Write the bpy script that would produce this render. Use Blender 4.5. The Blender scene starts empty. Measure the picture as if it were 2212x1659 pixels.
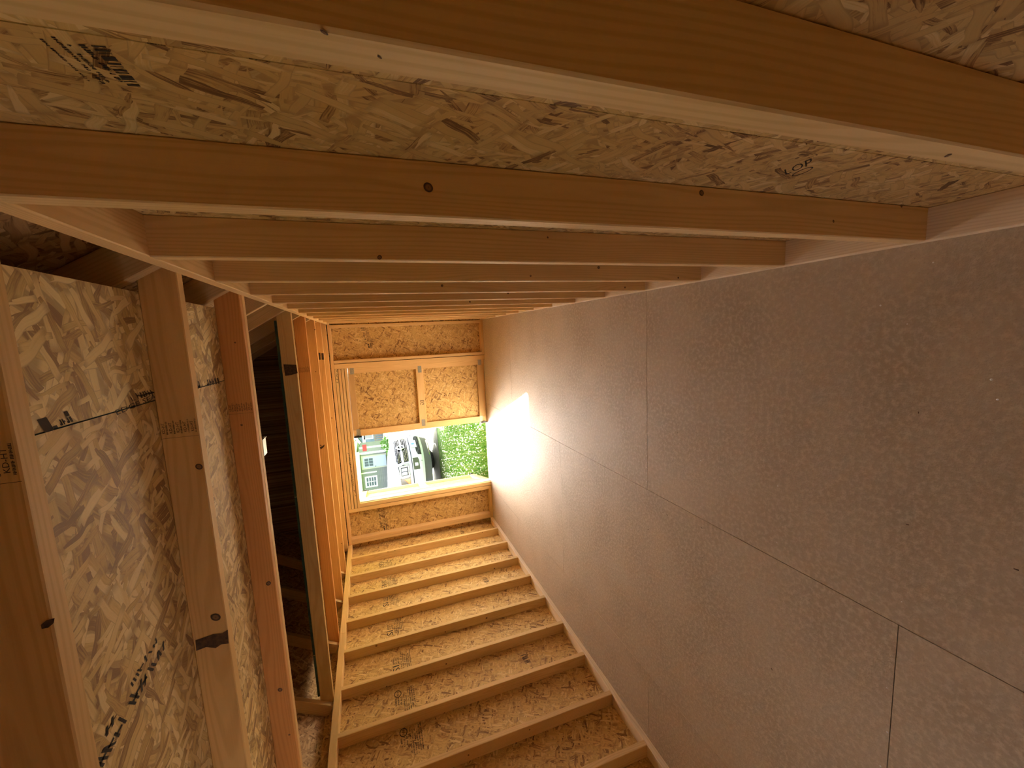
import bpy, bmesh, math, random
from mathutils import Matrix, Vector
random.seed(7)
scene = bpy.context.scene
col = scene.collection

# ------------------------------------------------------------------ camera
W, H, F = 2212, 1659, 878.99
CAM = Vector((-0.2004, -0.1825, 1.5177))
def _rod(r):
    t = r.length
    return Matrix.Rotation(t, 3, r / t)
RWC = _rod(Vector((-0.1166, -0.3353, 0.0660))) @ Matrix(((0, 0, -1), (1, 0, 0), (0, 1, 0)))
cam_data = bpy.data.cameras.new('camera')
cam = bpy.data.objects.new('camera', cam_data)
col.objects.link(cam)
right, up, fwd = RWC[0], RWC[1], RWC[2]
cam.matrix_world = Matrix(((right[0], up[0], -fwd[0], CAM[0]), (right[1], up[1], -fwd[1], CAM[1]),
                           (right[2], up[2], -fwd[2], CAM[2]), (0, 0, 0, 1)))
cam_data.sensor_width = 36; cam_data.sensor_fit = 'HORIZONTAL'
cam_data.lens = F / W * 36
cam_data.clip_start = 0.01; cam_data.clip_end = 600
scene.camera = cam

# ------------------------------------------------------------------ world, sun, exposure
SUN_DIR = Vector((0.655, -1.73, -1.80)).normalized()
SKY_STRENGTH, SUN_STRENGTH, EXPOSURE = 0.22, 12.0, 3.1
world = bpy.data.worlds.new('world'); scene.world = world; world.use_nodes = True
wn = world.node_tree.nodes; wl = world.node_tree.links
bg = wn['Background']
sky = wn.new('ShaderNodeTexSky'); sky.sky_type = 'NISHITA'; sky.sun_disc = False
sky.sun_elevation = math.asin(-SUN_DIR.z)
sky.sun_rotation = math.atan2(-SUN_DIR.x, -SUN_DIR.y)
sky.air_density = 0.8; sky.dust_density = 6.0; sky.ozone_density = 1.0
bw = wn.new('ShaderNodeRGBToBW'); wl.new(sky.outputs[0], bw.inputs[0])
hz = wn.new('ShaderNodeMix'); hz.data_type = 'RGBA'; hz.inputs[0].default_value = 0.6     # hazy, whitish sky
wl.new(sky.outputs[0], hz.inputs[6]); wl.new(bw.outputs[0], hz.inputs[7])
wl.new(hz.outputs[2], bg.inputs[0]); bg.inputs[1].default_value = SKY_STRENGTH
sun_data = bpy.data.lights.new('sun', 'SUN'); sun_data.energy = SUN_STRENGTH; sun_data.angle = 0.0093
sun_data.color = (1.0, 0.97, 0.90)
sun = bpy.data.objects.new('sun', sun_data); col.objects.link(sun)
sun.rotation_euler = SUN_DIR.to_track_quat('-Z', 'Y').to_euler()
sun.location = (-6, 20, 18)
vs = scene.view_settings
vs.view_transform = 'Standard'; vs.look = 'None'; vs.gamma = 1.0; vs.use_curve_mapping = False
vs.exposure = EXPOSURE
scene.cycles.max_bounces = 7; scene.cycles.diffuse_bounces = 6; scene.cycles.glossy_bounces = 2; scene.cycles.transmission_bounces = 2
scene.cycles.sample_clamp_indirect = 4.0
scene.cycles.use_adaptive_sampling = True; scene.cycles.adaptive_threshold = 0.06
scene.cycles.caustics_reflective = False; scene.cycles.caustics_refractive = False

# ------------------------------------------------------------------ pixel helpers (a pixel gives a direction; the plane gives the distance)
def ray(u, v):
    d = Vector(((u - W / 2) / F, -(v - H / 2) / F, 1.0))
    return RWC.transposed() @ d
def on_x(u, v, x): d = ray(u, v); return CAM + d * ((x - CAM.x) / d.x)
def on_y(u, v, y): d = ray(u, v); return CAM + d * ((y - CAM.y) / d.y)
def on_z(u, v, z): d = ray(u, v); return CAM + d * ((z - CAM.z) / d.z)

# ------------------------------------------------------------------ node helpers
def new_mat(name):
    m = bpy.data.materials.new(name); m.use_nodes = True
    nt = m.node_tree; b = nt.nodes['Principled BSDF']
    return m, nt, b
class NG:
    def __init__(s, nt): s.nt = nt
    def n(s, t, **k):
        nd = s.nt.nodes.new(t)
        for a, v in k.items(): setattr(nd, a, v)
        return nd
    def l(s, a, b): s.nt.links.new(a, b)
    def put(s, inp, v):
        if isinstance(v, bpy.types.NodeSocket): s.l(v, inp)
        else: inp.default_value = v
    def math(s, op, a, b=0.0, c=None, clamp=False):
        nd = s.n('ShaderNodeMath', operation=op); nd.use_clamp = clamp
        s.put(nd.inputs[0], a); s.put(nd.inputs[1], b)
        if c is not None: s.put(nd.inputs[2], c)
        return nd.outputs[0]
    def vmath(s, op, a, b=(0, 0, 0)):
        nd = s.n('ShaderNodeVectorMath', operation=op)
        s.put(nd.inputs[0], a); s.put(nd.inputs[1], b)
        return nd.outputs[0]
    def mix(s, f, a, b, mode='MIX'):
        nd = s.n('ShaderNodeMix', data_type='RGBA', blend_type=mode)
        s.put(nd.inputs[0], f); s.put(nd.inputs[6], a); s.put(nd.inputs[7], b)
        return nd.outputs[2]
    def mixf(s, f, a, b):
        nd = s.n('ShaderNodeMix', data_type='FLOAT')
        s.put(nd.inputs[0], f); s.put(nd.inputs[2], a); s.put(nd.inputs[3], b)
        return nd.outputs[0]
    def ramp(s, f, stops, interp='LINEAR'):
        nd = s.n('ShaderNodeValToRGB'); cr = nd.color_ramp; cr.interpolation = interp
        while len(cr.elements) < len(stops): cr.elements.new(0.5)
        for e, (p, c) in zip(cr.elements, stops):
            e.position = p; e.color = (c[0], c[1], c[2], 1) if len(c) == 3 else c
        s.put(nd.inputs[0], f); return nd.outputs[0]
    def noise(s, vec, scale, detail=2.0, rough=0.5, dim='3D'):
        nd = s.n('ShaderNodeTexNoise', noise_dimensions=dim)
        s.put(nd.inputs['Vector'], vec); nd.inputs['Scale'].default_value = scale
        nd.inputs['Detail'].default_value = detail; nd.inputs['Roughness'].default_value = rough
        return nd.outputs[0]
    def smooth(s, v, a, b):
        nd = s.n('ShaderNodeMapRange', interpolation_type='SMOOTHSTEP')
        s.put(nd.inputs[0], v); nd.inputs[1].default_value = a; nd.inputs[2].default_value = b
        return nd.outputs[0]
    def bump(s, h, strength, dist, bsdf):
        nd = s.n('ShaderNodeBump'); nd.inputs['Strength'].default_value = strength
        nd.inputs['Distance'].default_value = dist; s.l(h, nd.inputs['Height'])
        s.l(nd.outputs[0], bsdf.inputs['Normal'])

def flat(name, c, rough=0.6, metal=0.0, spec=0.5, emit=None):
    m, nt, b = new_mat(name)
    b.inputs['Base Color'].default_value = (*c, 1); b.inputs['Roughness'].default_value = rough
    b.inputs['Metallic'].default_value = metal; b.inputs['Specular IOR Level'].default_value = spec
    return m

def noisy(name, c1, c2, scale, rough=0.7, bump=0.0, detail=3, spec=0.4, metal=0.0, stretch=(1, 1, 1)):
    m, nt, b = new_mat(name); g = NG(nt)
    tc = g.n('ShaderNodeTexCoord')
    v = g.vmath('MULTIPLY', tc.outputs['Object'], stretch)
    f = g.noise(v, scale, detail, 0.6)
    g.l(g.ramp(f, [(0.3, c1), (0.7, c2)]), b.inputs['Base Color'])
    b.inputs['Roughness'].default_value = rough; b.inputs['Specular IOR Level'].default_value = spec
    b.inputs['Metallic'].default_value = metal
    if bump: g.bump(f, bump, 0.01, b)
    return m

def wood_mat(name, light, dark, rough=0.62, rings=1.0):
    """sawn lumber: grain along local X, tinted by the object's colour"""
    m, nt, b = new_mat(name); g = NG(nt)
    tc = g.n('ShaderNodeTexCoord'); oi = g.n('ShaderNodeObjectInfo')
    rnd = oi.outputs['Random']
    off = g.n('ShaderNodeCombineXYZ')
    g.l(g.math('MULTIPLY', rnd, 91.0), off.inputs[0]); g.l(g.math('MULTIPLY', rnd, 37.0), off.inputs[1])
    P = g.vmath('ADD', tc.outputs['Object'], off.outputs[0])
    slow = g.noise(g.vmath('MULTIPLY', P, (0.9, 6.0, 6.0)), 1.0, 2.0, 0.5)
    sep = g.n('ShaderNodeSeparateXYZ'); g.l(tc.outputs['Object'], sep.inputs[0])
    yy = g.math('ADD', sep.outputs[1], g.math('MULTIPLY', g.math('SUBTRACT', rnd, 0.5), 0.13))
    zz = g.math('ADD', sep.outputs[2], 0.055)
    r = g.math('SQRT', g.math('ADD', g.math('MULTIPLY', yy, yy), g.math('MULTIPLY', zz, zz)))
    r = g.math('ADD', r, g.math('MULTIPLY', slow, 0.075))
    s = g.math('SINE', g.math('MULTIPLY', r, 2 * math.pi / 0.0068))
    ring = g.smooth(s, -0.3, 1.0)
    fib = g.noise(g.vmath('MULTIPLY', P, (7.0, 260.0, 260.0)), 1.0, 2.0, 0.6)
    blot = g.noise(g.vmath('MULTIPLY', P, (2.2, 14.0, 14.0)), 1.0, 3.0, 0.6)
    f = g.math('ADD', g.math('MULTIPLY', ring, 0.42 * rings), g.math('MULTIPLY', g.math('SUBTRACT', fib, 0.5), 0.5), clamp=True)
    c = g.mix(f, (*light, 1), (*dark, 1))
    c = g.mix(g.smooth(blot, 0.35, 0.75), c, g.mix(0.35, c, (*dark, 1)))
    c = g.mix(1.0, c, oi.outputs['Color'], 'MULTIPLY')
    g.l(c, b.inputs['Base Color'])
    b.inputs['Roughness'].default_value = rough; b.inputs['Specular IOR Level'].default_value = 0.3
    g.bump(fib, 0.12, 0.002, b)
    return m

def osb_mat(name, ramp, length=0.085, width=0.017, edge=0.35, bump=0.35, dirbias=None):
    m, nt, b = new_mat(name); g = NG(nt)
    tc = g.n('ShaderNodeTexCoord'); oi = g.n('ShaderNodeObjectInfo')
    off = g.n('ShaderNodeCombineXYZ')
    g.l(g.math('MULTIPLY', oi.outputs['Random'], 61.0), off.inputs[0])
    g.l(g.math('MULTIPLY', oi.outputs['Random'], 23.0), off.inputs[1])
    P = g.vmath('ADD', g.vmath('MULTIPLY', tc.outputs['Object'], (1, 1, 0)), off.outputs[0])
    wob = g.n('ShaderNodeTexNoise'); g.l(P, wob.inputs['Vector']); wob.inputs['Scale'].default_value = 11
    wob.inputs['Detail'].default_value = 1
    P2 = g.vmath('ADD', P, g.vmath('MULTIPLY', g.vmath('SUBTRACT', wob.outputs['Color'], (0.5, 0.5, 0.5)), (0.034, 0.034, 0)))
    val, edg, loc = None, None, None
    angles = [0.95, 2.55, 0.15, 1.75, 0.5, 2.1]
    for i, a in enumerate(angles):
        rot = g.n('ShaderNodeVectorRotate', rotation_type='Z_AXIS'); g.l(P2, rot.inputs['Vector']); rot.inputs['Angle'].default_value = a
        k = (1.0, 1.25, 0.85, 1.4, 1.1, 0.9)[i]
        sc = g.vmath('MULTIPLY', rot.outputs[0], (k / length, k / width, 1))
        vo = g.n('ShaderNodeTexVoronoi', voronoi_dimensions='2D', feature='F1', distance='CHEBYCHEV')
        g.l(sc, vo.inputs['Vector']); vo.inputs['Scale'].default_value = 1.0
        s3 = g.n('ShaderNodeSeparateColor'); g.l(vo.outputs['Color'], s3.inputs[0])
        dist = vo.outputs['Distance']
        e = g.smooth(dist, 0.30, 0.44)
        if val is None: val, edg, loc = s3.outputs[1], e, sc
        else:
            mask = g.math('MULTIPLY', g.math('LESS_THAN', dist, 0.44), g.math('GREATER_THAN', s3.outputs[0], (0, 0.45, 0.5, 0.55, 0.6, 0.66)[i]))
            val = g.mixf(mask, val, s3.outputs[1]); edg = g.mixf(mask, edg, e)
            mv = g.n('ShaderNodeMix', data_type='VECTOR'); g.l(mask, mv.inputs[0]); g.l(loc, mv.inputs[4]); g.l(sc, mv.inputs[5]); loc = mv.outputs[1]
    fib = g.noise(g.vmath('MULTIPLY', loc, (1.6, 7.0, 1)), 1.0, 4.0, 0.7, '2D')
    blot = g.noise(P2, 5.0, 2.0, 0.5, '2D')
    v = g.math('ADD', val, g.math('MULTIPLY', g.math('SUBTRACT', fib, 0.5), 0.75))
    v = g.math('ADD', v, g.math('MULTIPLY', g.math('SUBTRACT', blot, 0.5), 0.35), clamp=True)
    c = g.ramp(v, ramp)
    c = g.mix(g.math('MULTIPLY', edg, edge), c, (ramp[0][1][0], ramp[0][1][1], ramp[0][1][2], 1))  # thin shadow lines round the strands, painted into the colour
    c = g.mix(1.0, c, oi.outputs['Color'], 'MULTIPLY')
    g.l(c, b.inputs['Base Color'])
    b.inputs['Roughness'].default_value = 0.6; b.inputs['Specular IOR Level'].default_value = 0.35
    if bump:
        g.bump(g.noise(g.vmath('MULTIPLY', P, (60, 60, 0)), 1.0, 3.0, 0.7, '2D'), bump, 0.0025, b)
    return m

M = {}
M['stud'] = wood_mat('pine_lumber', (0.77, 0.54, 0.27), (0.58, 0.36, 0.145))
M['osb'] = osb_mat('osb_wall', [(0.0, (0.17, 0.08, 0.028)), (0.07, (0.36, 0.205, 0.075)), (0.2, (0.57, 0.37, 0.135)), (0.8, (0.66, 0.45, 0.18)), (1.0, (0.75, 0.56, 0.27))], 0.085, 0.016, 0.34, 0.0)
M['deck'] = osb_mat('osb_deck', [(0.0, (0.30, 0.18, 0.085)), (0.2, (0.57, 0.405, 0.165)), (0.5, (0.75, 0.575, 0.265)), (1.0, (0.88, 0.74, 0.42))], 0.14, 0.024, 0.55, 0.35)
M['roof'] = osb_mat('osb_roof', [(0.0, (0.16, 0.08, 0.03)), (0.2, (0.38, 0.23, 0.11)), (0.6, (0.52, 0.34, 0.17)), (1.0, (0.62, 0.44, 0.25))], 0.11, 0.02, 0.5, 0.0)
M['ink'] = flat('black_ink', (0.045, 0.035, 0.03), 0.8, spec=0.2)
M['green_edge'] = noisy('green_edge_seal', (0.010, 0.030, 0.020), (0.025, 0.06, 0.04), 60, 0.8)
M['galv'] = noisy('galvanised', (0.42, 0.44, 0.45), (0.62, 0.64, 0.65), 40, 0.42, metal=0.85)
M['plate'] = noisy('truss_plate', (0.30, 0.29, 0.25), (0.42, 0.41, 0.36), 70, 0.5, metal=0.5)
M['black_metal'] = flat('black_metal', (0.012, 0.012, 0.014), 0.4, spec=0.5)
M['white_paint'] = noisy('white_paint', (0.78, 0.78, 0.76), (0.84, 0.84, 0.82), 20, 0.5)
M['steel_nail'] = flat('bright_nail', (0.75, 0.73, 0.70), 0.35, metal=0.6)

# knot: rings round the local origin
def knot_mat():
    m, nt, b = new_mat('knot'); g = NG(nt)
    tc = g.n('ShaderNodeTexCoord')
    ln = g.n('ShaderNodeVectorMath', operation='LENGTH'); g.l(g.vmath('MULTIPLY', tc.outputs['Object'], (1, 1, 0)), ln.inputs[0])
    r = g.math('ADD', ln.outputs['Value'], g.math('MULTIPLY', g.math('SUBTRACT', g.noise(tc.outputs['Object'], 2.2, 2), 0.5), 0.25))
    g.l(g.ramp(r, [(0.0, (0.10, 0.045, 0.02)), (0.25, (0.24, 0.12, 0.05)), (0.5, (0.22, 0.11, 0.045)), (0.72, (0.06, 0.025, 0.012)), (0.9, (0.05, 0.022, 0.01)), (1.0, (0.20, 0.10, 0.045))]), b.inputs['Base Color'])
    b.inputs['Roughness'].default_value = 0.6
    return m
M['knot'] = knot_mat()
M['bark'] = noisy('bark_patch', (0.03, 0.014, 0.007), (0.12, 0.06, 0.03), 90, 0.8, 0.4)

def floor_mat():
    m, nt, b = new_mat('floor_overlay'); g = NG(nt)
    tc = g.n('ShaderNodeTexCoord'); oi = g.n('ShaderNodeObjectInfo')
    off = g.n('ShaderNodeCombineXYZ'); g.l(g.math('MULTIPLY', oi.outputs['Random'], 47.0), off.inputs[0])
    P = g.vmath('ADD', tc.outputs['Object'], off.outputs[0])
    n1 = g.noise(P, 55.0, 4.0, 0.62, '2D'); n2 = g.noise(P, 3.0, 3.0, 0.5, '2D')
    n3 = g.noise(g.vmath('MULTIPLY', P, (1.0, 1.0, 1.0)), 190.0, 2.0, 0.6, '2D')
    c = g.ramp(n2, [(0.3, (0.42, 0.33, 0.228)), (0.7, (0.49, 0.39, 0.276))])
    c = g.mix(g.smooth(n1, 0.40, 0.75), c, (0.56, 0.455, 0.33, 1))
    c = g.mix(g.math('MULTIPLY', g.smooth(n3, 0.60, 0.80), 0.45), c, (0.28, 0.21, 0.16, 1))
    g.l(c, b.inputs['Base Color'])
    b.inputs['Roughness'].default_value = 0.6; b.inputs['Specular IOR Level'].default_value = 0.22
    g.bump(g.math('ADD', n1, g.math('MULTIPLY', n3, 0.35)), 0.55, 0.004, b)
    return m
M['floor'] = floor_mat()
M['subfloor'] = flat('seam_dark', (0.05, 0.035, 0.025), 0.9)

# ------------------------------------------------------------------ object helpers
MW = {}
def link(name, me, parent=None, mw=None, color=None):
    o = bpy.data.objects.new(name, me); col.objects.link(o)
    mw = mw or Matrix.Identity(4)
    if parent is not None:
        o.parent = parent
        o.matrix_basis = MW[parent.name].inverted() @ mw
    else: o.matrix_basis = mw
    MW[o.name] = mw
    if color: o.color = (*color, 1)
    return o
def empty(name, loc=(0, 0, 0), rz=0.0):
    o = bpy.data.objects.new(name, None); col.objects.link(o)
    o.empty_display_size = 0.1
    o.matrix_basis = Matrix.Translation(loc) @ Matrix.Rotation(rz, 4, 'Z'); MW[o.name] = o.matrix_basis.copy()
    return o
def tag(o, label=None, cat=None, group=None, kind=None):
    if label: o['label'] = label
    if cat: o['category'] = cat
    if group: o['group'] = group
    if kind: o['kind'] = kind
    return o
def mesh(name, verts, faces, mat=None, smooth=False):
    me = bpy.data.meshes.new(name); me.from_pydata([tuple(v) for v in verts], [], faces); me.update()
    if mat: me.materials.append(mat)
    if smooth: me.polygons.foreach_set('use_smooth', [True] * len(me.polygons))
    return me

_bm = {}
def board_mesh(L, Wd, T, mat, ch=0.0025):
    key = (round(L, 4), round(Wd, 4), round(T, 4), mat.name, ch)
    if key in _bm: return _bm[key]
    a, b_, h = Wd / 2, T / 2, L / 2
    sec = [(-a + ch, -b_), (a - ch, -b_), (a, -b_ + ch), (a, b_ - ch), (a - ch, b_), (-a + ch, b_), (-a, b_ - ch), (-a, -b_ + ch)]
    v = [(-h, y, z) for y, z in sec] + [(h, y, z) for y, z in sec]
    f = [(i, (i + 1) % 8, 8 + (i + 1) % 8, 8 + i) for i in range(8)]
    f = [tuple(reversed(q)) for q in f] + [tuple(range(8)), tuple(reversed(range(8, 16)))]
    me = mesh('board', v, f, mat)
    bm = bmesh.new(); bm.from_mesh(me); bmesh.ops.recalc_face_normals(bm, faces=bm.faces); bm.to_mesh(me); bm.free()
    _bm[key] = me
    return me
def basis(c, x, y, z):
    return Matrix(((x[0], y[0], z[0], c[0]), (x[1], y[1], z[1], c[1]), (x[2], y[2], z[2], c[2]), (0, 0, 0, 1)))
AX = {'x': Vector((1, 0, 0)), 'y': Vector((0, 1, 0)), 'z': Vector((0, 0, 1))}
def tint(s=0.08):
    k = 1 + random.uniform(-s, s)
    return (min(1, k * random.uniform(0.97, 1.03)), min(1, k), min(1, k * random.uniform(0.92, 1.04)))
def lumber(name, parent, x0, x1, y0, y1, z0, z1, axis, mat=None, color=None, ch=0.0025):
    """an axis-aligned piece of lumber; local X runs along its length"""
    mat = mat or M['stud']
    d = {'x': x1 - x0, 'y': y1 - y0, 'z': z1 - z0}
    o2 = sorted([k for k in 'xyz' if k != axis], key=lambda k: -d[k])
    ex, ey = AX[axis], AX[o2[0]]; ez = ex.cross(ey)
    mw = basis(((x0 + x1) / 2, (y0 + y1) / 2, (z0 + z1) / 2), ex, ey, ez)
    return link(name, board_mesh(d[axis], d[o2[0]], d[o2[1]], mat, ch), parent, mw, color or tint())
def beam(name, parent, p0, p1, wdir, width, thick, mat=None, color=None, ch=0.0025):
    """lumber between two points (centre line), its wide side along wdir"""
    p0, p1 = Vector(p0), Vector(p1); ex = (p1 - p0).normalized()
    ez = ex.cross(Vector(wdir)).normalized(); ey = ez.cross(ex)
    return link(name, board_mesh((p1 - p0).length, width, thick, mat or M['stud'], ch), parent, basis((p0 + p1) / 2, ex, ey, ez), color or tint())
def sheet(name, parent, corner, u, v, du, dv, thick, mat, color=None):
    """a panel: corner, unit in-plane axes u,v, sizes; thickness grows along u x v"""
    u, v = Vector(u), Vector(v); n = u.cross(v)
    vs_ = [(x, y, z) for z in (0, thick) for x, y in ((0, 0), (du, 0), (du, dv), (0, dv))]
    f = [(3, 2, 1, 0), (4, 5, 6, 7), (0, 1, 5, 4), (1, 2, 6, 5), (2, 3, 7, 6), (3, 0, 4, 7)]
    return link(name, mesh(name, vs_, f, mat), parent, basis(Vector(corner), u, v, n), color or (1, 1, 1))
def boxes(name, parent, lst, mat, mw=None, bevel=0.0):
    """several boxes joined into ONE part; each is (x0,x1,y0,y1,z0,z1)"""
    v, f = [], []
    for (x0, x1, y0, y1, z0, z1) in lst:
        b0 = len(v)
        v += [(x, y, z) for z in (z0, z1) for x, y in ((x0, y0), (x1, y0), (x1, y1), (x0, y1))]
        f += [tuple(b0 + i for i in q) for q in ((3, 2, 1, 0), (4, 5, 6, 7), (0, 1, 5, 4), (1, 2, 6, 5), (2, 3, 7, 6), (3, 0, 4, 7))]
    me = mesh(name, v, f, mat)
    if bevel:
        bm = bmesh.new(); bm.from_mesh(me)
        bmesh.ops.bevel(bm, geom=bm.edges[:], offset=bevel, segments=2, affect='EDGES', profile=0.6)
        bm.to_mesh(me); bm.free()
    return link(name, me, parent, mw)
def kids_world(parent, M_local):  # world matrix of something given in a parent's frame
    return MW[parent.name] @ M_local

# text: made first, as flat meshes
_txt = {}
def text_geo(body):
    if body in _txt: return _txt[body]
    cu = bpy.data.curves.new('t', 'FONT'); cu.body = body; cu.size = 1.0; cu.resolution_u = 2
    o = bpy.data.objects.new('t', cu); col.objects.link(o)
    dg = bpy.context.evaluated_depsgraph_get(); e = o.evaluated_get(dg); me = e.to_mesh()
    vv = [(p.co.x, p.co.y) for p in me.vertices]; ff = [tuple(p.vertices) for p in me.polygons]
    e.to_mesh_clear(); bpy.data.objects.remove(o); bpy.data.curves.remove(cu)
    x0 = min(p[0] for p in vv); x1 = max(p[0] for p in vv); y0 = min(p[1] for p in vv); y1 = max(p[1] for p in vv)
    vv = [((x - x0) / (x1 - x0), (y - y0) / (y1 - y0)) for x, y in vv]
    _txt[body] = (vv, ff); return _txt[body]
for t_ in ('KD-HT', 'APA', 'SI', 'LOP', 'EDGE SEAL', 'EG', 'I', 'L'): text_geo(t_)
class Print:
    """flat print laid in a unit square: text and bars"""
    def __init__(s): s.v, s.f = [], []
    def text(s, body, x0, y0, x1, y1):
        vv, ff = text_geo(body); b = len(s.v)
        s.v += [(x0 + (x1 - x0) * x, y0 + (y1 - y0) * y) for x, y in vv]
        s.f += [tuple(b + i for i in q) for q in ff]; return s
    def bar(s, x0, y0, x1, y1):
        b = len(s.v); s.v += [(x0, y0), (x1, y0), (x1, y1), (x0, y1)]; s.f.append((b, b + 1, b + 2, b + 3)); return s
    def microline(s, x0, y0, x1, y1, n):
        """a line of print too small to read: short ticks"""
        w = (x1 - x0) / n
        for i in range(n):
            if random.random() < 0.15: continue
            k = random.choice((0, 1, 2)); a = x0 + i * w; hh = y1 - y0
            if k == 0: s.bar(a, y0, a + w * 0.62, y1)
            elif k == 1: s.bar(a, y0, a + w * 0.3, y1).bar(a, y0 + hh * .35, a + w * .7, y0 + hh * .65)
            else: s.bar(a, y0, a + w * .7, y0 + hh * .35).bar(a + w * .35, y0, a + w * .7, y1)
        return s
    def ring(s, cx, cy, rx, ry, th, n=20):
        b = len(s.v)
        for i in range(n):
            a = 2 * math.pi * i / n
            s.v += [(cx + rx * math.cos(a), cy + ry * math.sin(a)), (cx + (rx - th) * math.cos(a), cy + (ry - th) * math.sin(a))]
        for i in range(n):
            j = (i + 1) % n; s.f.append((b + 2 * i, b + 2 * j, b + 2 * j + 1, b + 2 * i + 1))
        return s
    def scribble(s, x0, y0, x1, y1, n, fat=0.22):
        xs = [x0 + (x1 - x0) * i / n for i in range(n)]
        for x in xs:
            if random.random() < 0.2: continue
            a = random.uniform(-.4, .4); hh = (y1 - y0) * random.uniform(.5, 1); w = (x1 - x0) / n * fat; sx = a * hh * .4
            b = len(s.v); s.v += [(x, y0), (x + w, y0), (x + w + sx, y0 + hh), (x + sx, y0 + hh)]; s.f.append((b, b + 1, b + 2, b + 3))
            if random.random() < .6: s.bar(x, y0 + hh * .4, x + 3 * w, y0 + hh * .4 + (y1 - y0) * .16)
        return s
    def build(s, name, parent, p00, p10, p01, mat=None, lift=0.0006):
        """p00 lower-left corner, p10 lower-right, p01 upper-left, in world space"""
        p00, p10, p01 = Vector(p00), Vector(p10), Vector(p01)
        ex, ey = p10 - p00, p01 - p00; n = ex.cross(ey).normalized()
        if n.dot(CAM - p00) < 0: n.negate()          # print sits on the side that faces the room
        n *= lift
        P = MW[parent.name].inverted()
        vv = [P @ (p00 + ex * x + ey * y + n) for x, y in s.v]
        return link(name, mesh(name, vv, s.f, mat or M['ink']), parent, MW[parent.name])

_kn = None
def knot(parent, c, n, r, sx=1.0, mat=None):
    """a knot: a barely proud disc on a board's face"""
    global _kn
    if _kn is None:
        k = 20; vv = [(0, 0, 1)] + [(math.cos(2 * math.pi * i / k), math.sin(2 * math.pi * i / k), 0.3) for i in range(k)]
        _kn = mesh('knot', vv, [(0, 1 + i, 1 + (i + 1) % k) for i in range(k)], M['knot'])
    n = Vector(n); ex = n.orthogonal().normalized(); ey = n.cross(ex)
    me = _kn
    if mat:
        me = _kn.copy(); me.materials[0] = mat
    mw = basis(Vector(c), ex, ey, n) @ Matrix.Diagonal((r * sx, r, 0.0012, 1))
    return link('knot', me, parent, mw)

# ================================================================== the shed
XR, XL = 0.0, -2.88           # inner faces of the side-wall framing
YE, YB = 5.33, -0.72          # inner faces of the end walls
D = 0.089                     # stud depth
ZT, ZJ, JH = 1.952, 1.990, 0.089
# ---- floor: 4x8 sheets with open seams over a dark subfloor
floor = link('floor', mesh('floor', [(XL - D, YB - D, -0.03), (XR + D, YB - D, -0.03), (XR + D, 5.43, -0.03), (XL - D, 5.43, -0.03)], [(0, 1, 2, 3)], M['subfloor']))
tag(floor, kind='structure')
g_ = 0.0014
rows = [(-1.18, XR + D, [YB - D, -0.65, 1.79, 4.23, 5.43]), (-2.41, -1.18, [YB - D, 0.546, 2.992, 5.43]), (XL - D, -2.41, [YB - D, 1.79, 4.23, 5.43])]
for xa, xb, ys in rows:
    for ya, yb in zip(ys, ys[1:]):
        sheet('floor_panel', floor, (xa + g_, ya + g_, -0.018), (1, 0, 0), (0, 1, 0), xb - xa - 2 * g_, yb - ya - 2 * g_, 0.018, M['floor'])
# bright nail heads and wood crumbs on the floor
nl = []
for (u, v) in [(1398, 937), (1397, 956), (1397, 985), (1397, 1000), (1397, 1010), (1397, 1022), (1397, 1030), (1397, 1040), (1398, 676), (1398, 706), (1948, 1300), (1924, 1417), (1916, 1486), (1917, 1582), (1678, 1172), (2016, 567), (1902, 660), (2142, 820), (2155, 863), (1680, 1050), (1514, 995), (1960, 700), (1902, 1655), (1402, 1203), (1514, 1095)]:
    p = on_z(u, v, 0); nl.append((p.x, p.y, random.uniform(0.0018, 0.0036)))
vv, ff = [], []
for x, y, r in nl:
    b0 = len(vv); vv.append((x, y, 0.0016))
    vv += [(x + r * math.cos(a), y + r * math.sin(a), 0.0003) for a in [i * math.pi / 4 for i in range(8)]]
    ff += [(b0, b0 + 1 + i, b0 + 1 + (i + 1) % 8) for i in range(8)]
tag(link('nail_heads', mesh('nail_heads', vv, ff, M['steel_nail']), floor), kind='stuff')
vv, ff = [], []
for (u, v) in [(1432, 1107), (1441, 1112), (1300, 790), (1960, 1133), (1984, 891), (1464, 935), (1516, 1140), (1517, 1204), (1516, 1412), (1667, 1445), (2195, 1230), (1400, 1144)]:
    p = on_z(u, v, 0); r = random.uniform(0.003, 0.006); a = random.uniform(0, 3)
    b0 = len(vv); cx, sx = math.cos(a), math.sin(a)
    for (q, w, z) in ((-1, -.4, .0003), (1, -.3, .0003), (.8, .4, .0003), (-1, .3, .0003), (0, 0, .002)):
        vv.append((p.x + r * (q * cx - w * sx), p.y + r * (q * sx + w * cx), z))
    ff += [(b0, b0 + 1, b0 + 4), (b0 + 1, b0 + 2, b0 + 4), (b0 + 2, b0 + 3, b0 + 4), (b0 + 3, b0, b0 + 4)]
tag(link('wood_crumbs', mesh('wood_crumbs', vv, ff, M['bark']), floor), kind='stuff')

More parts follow.
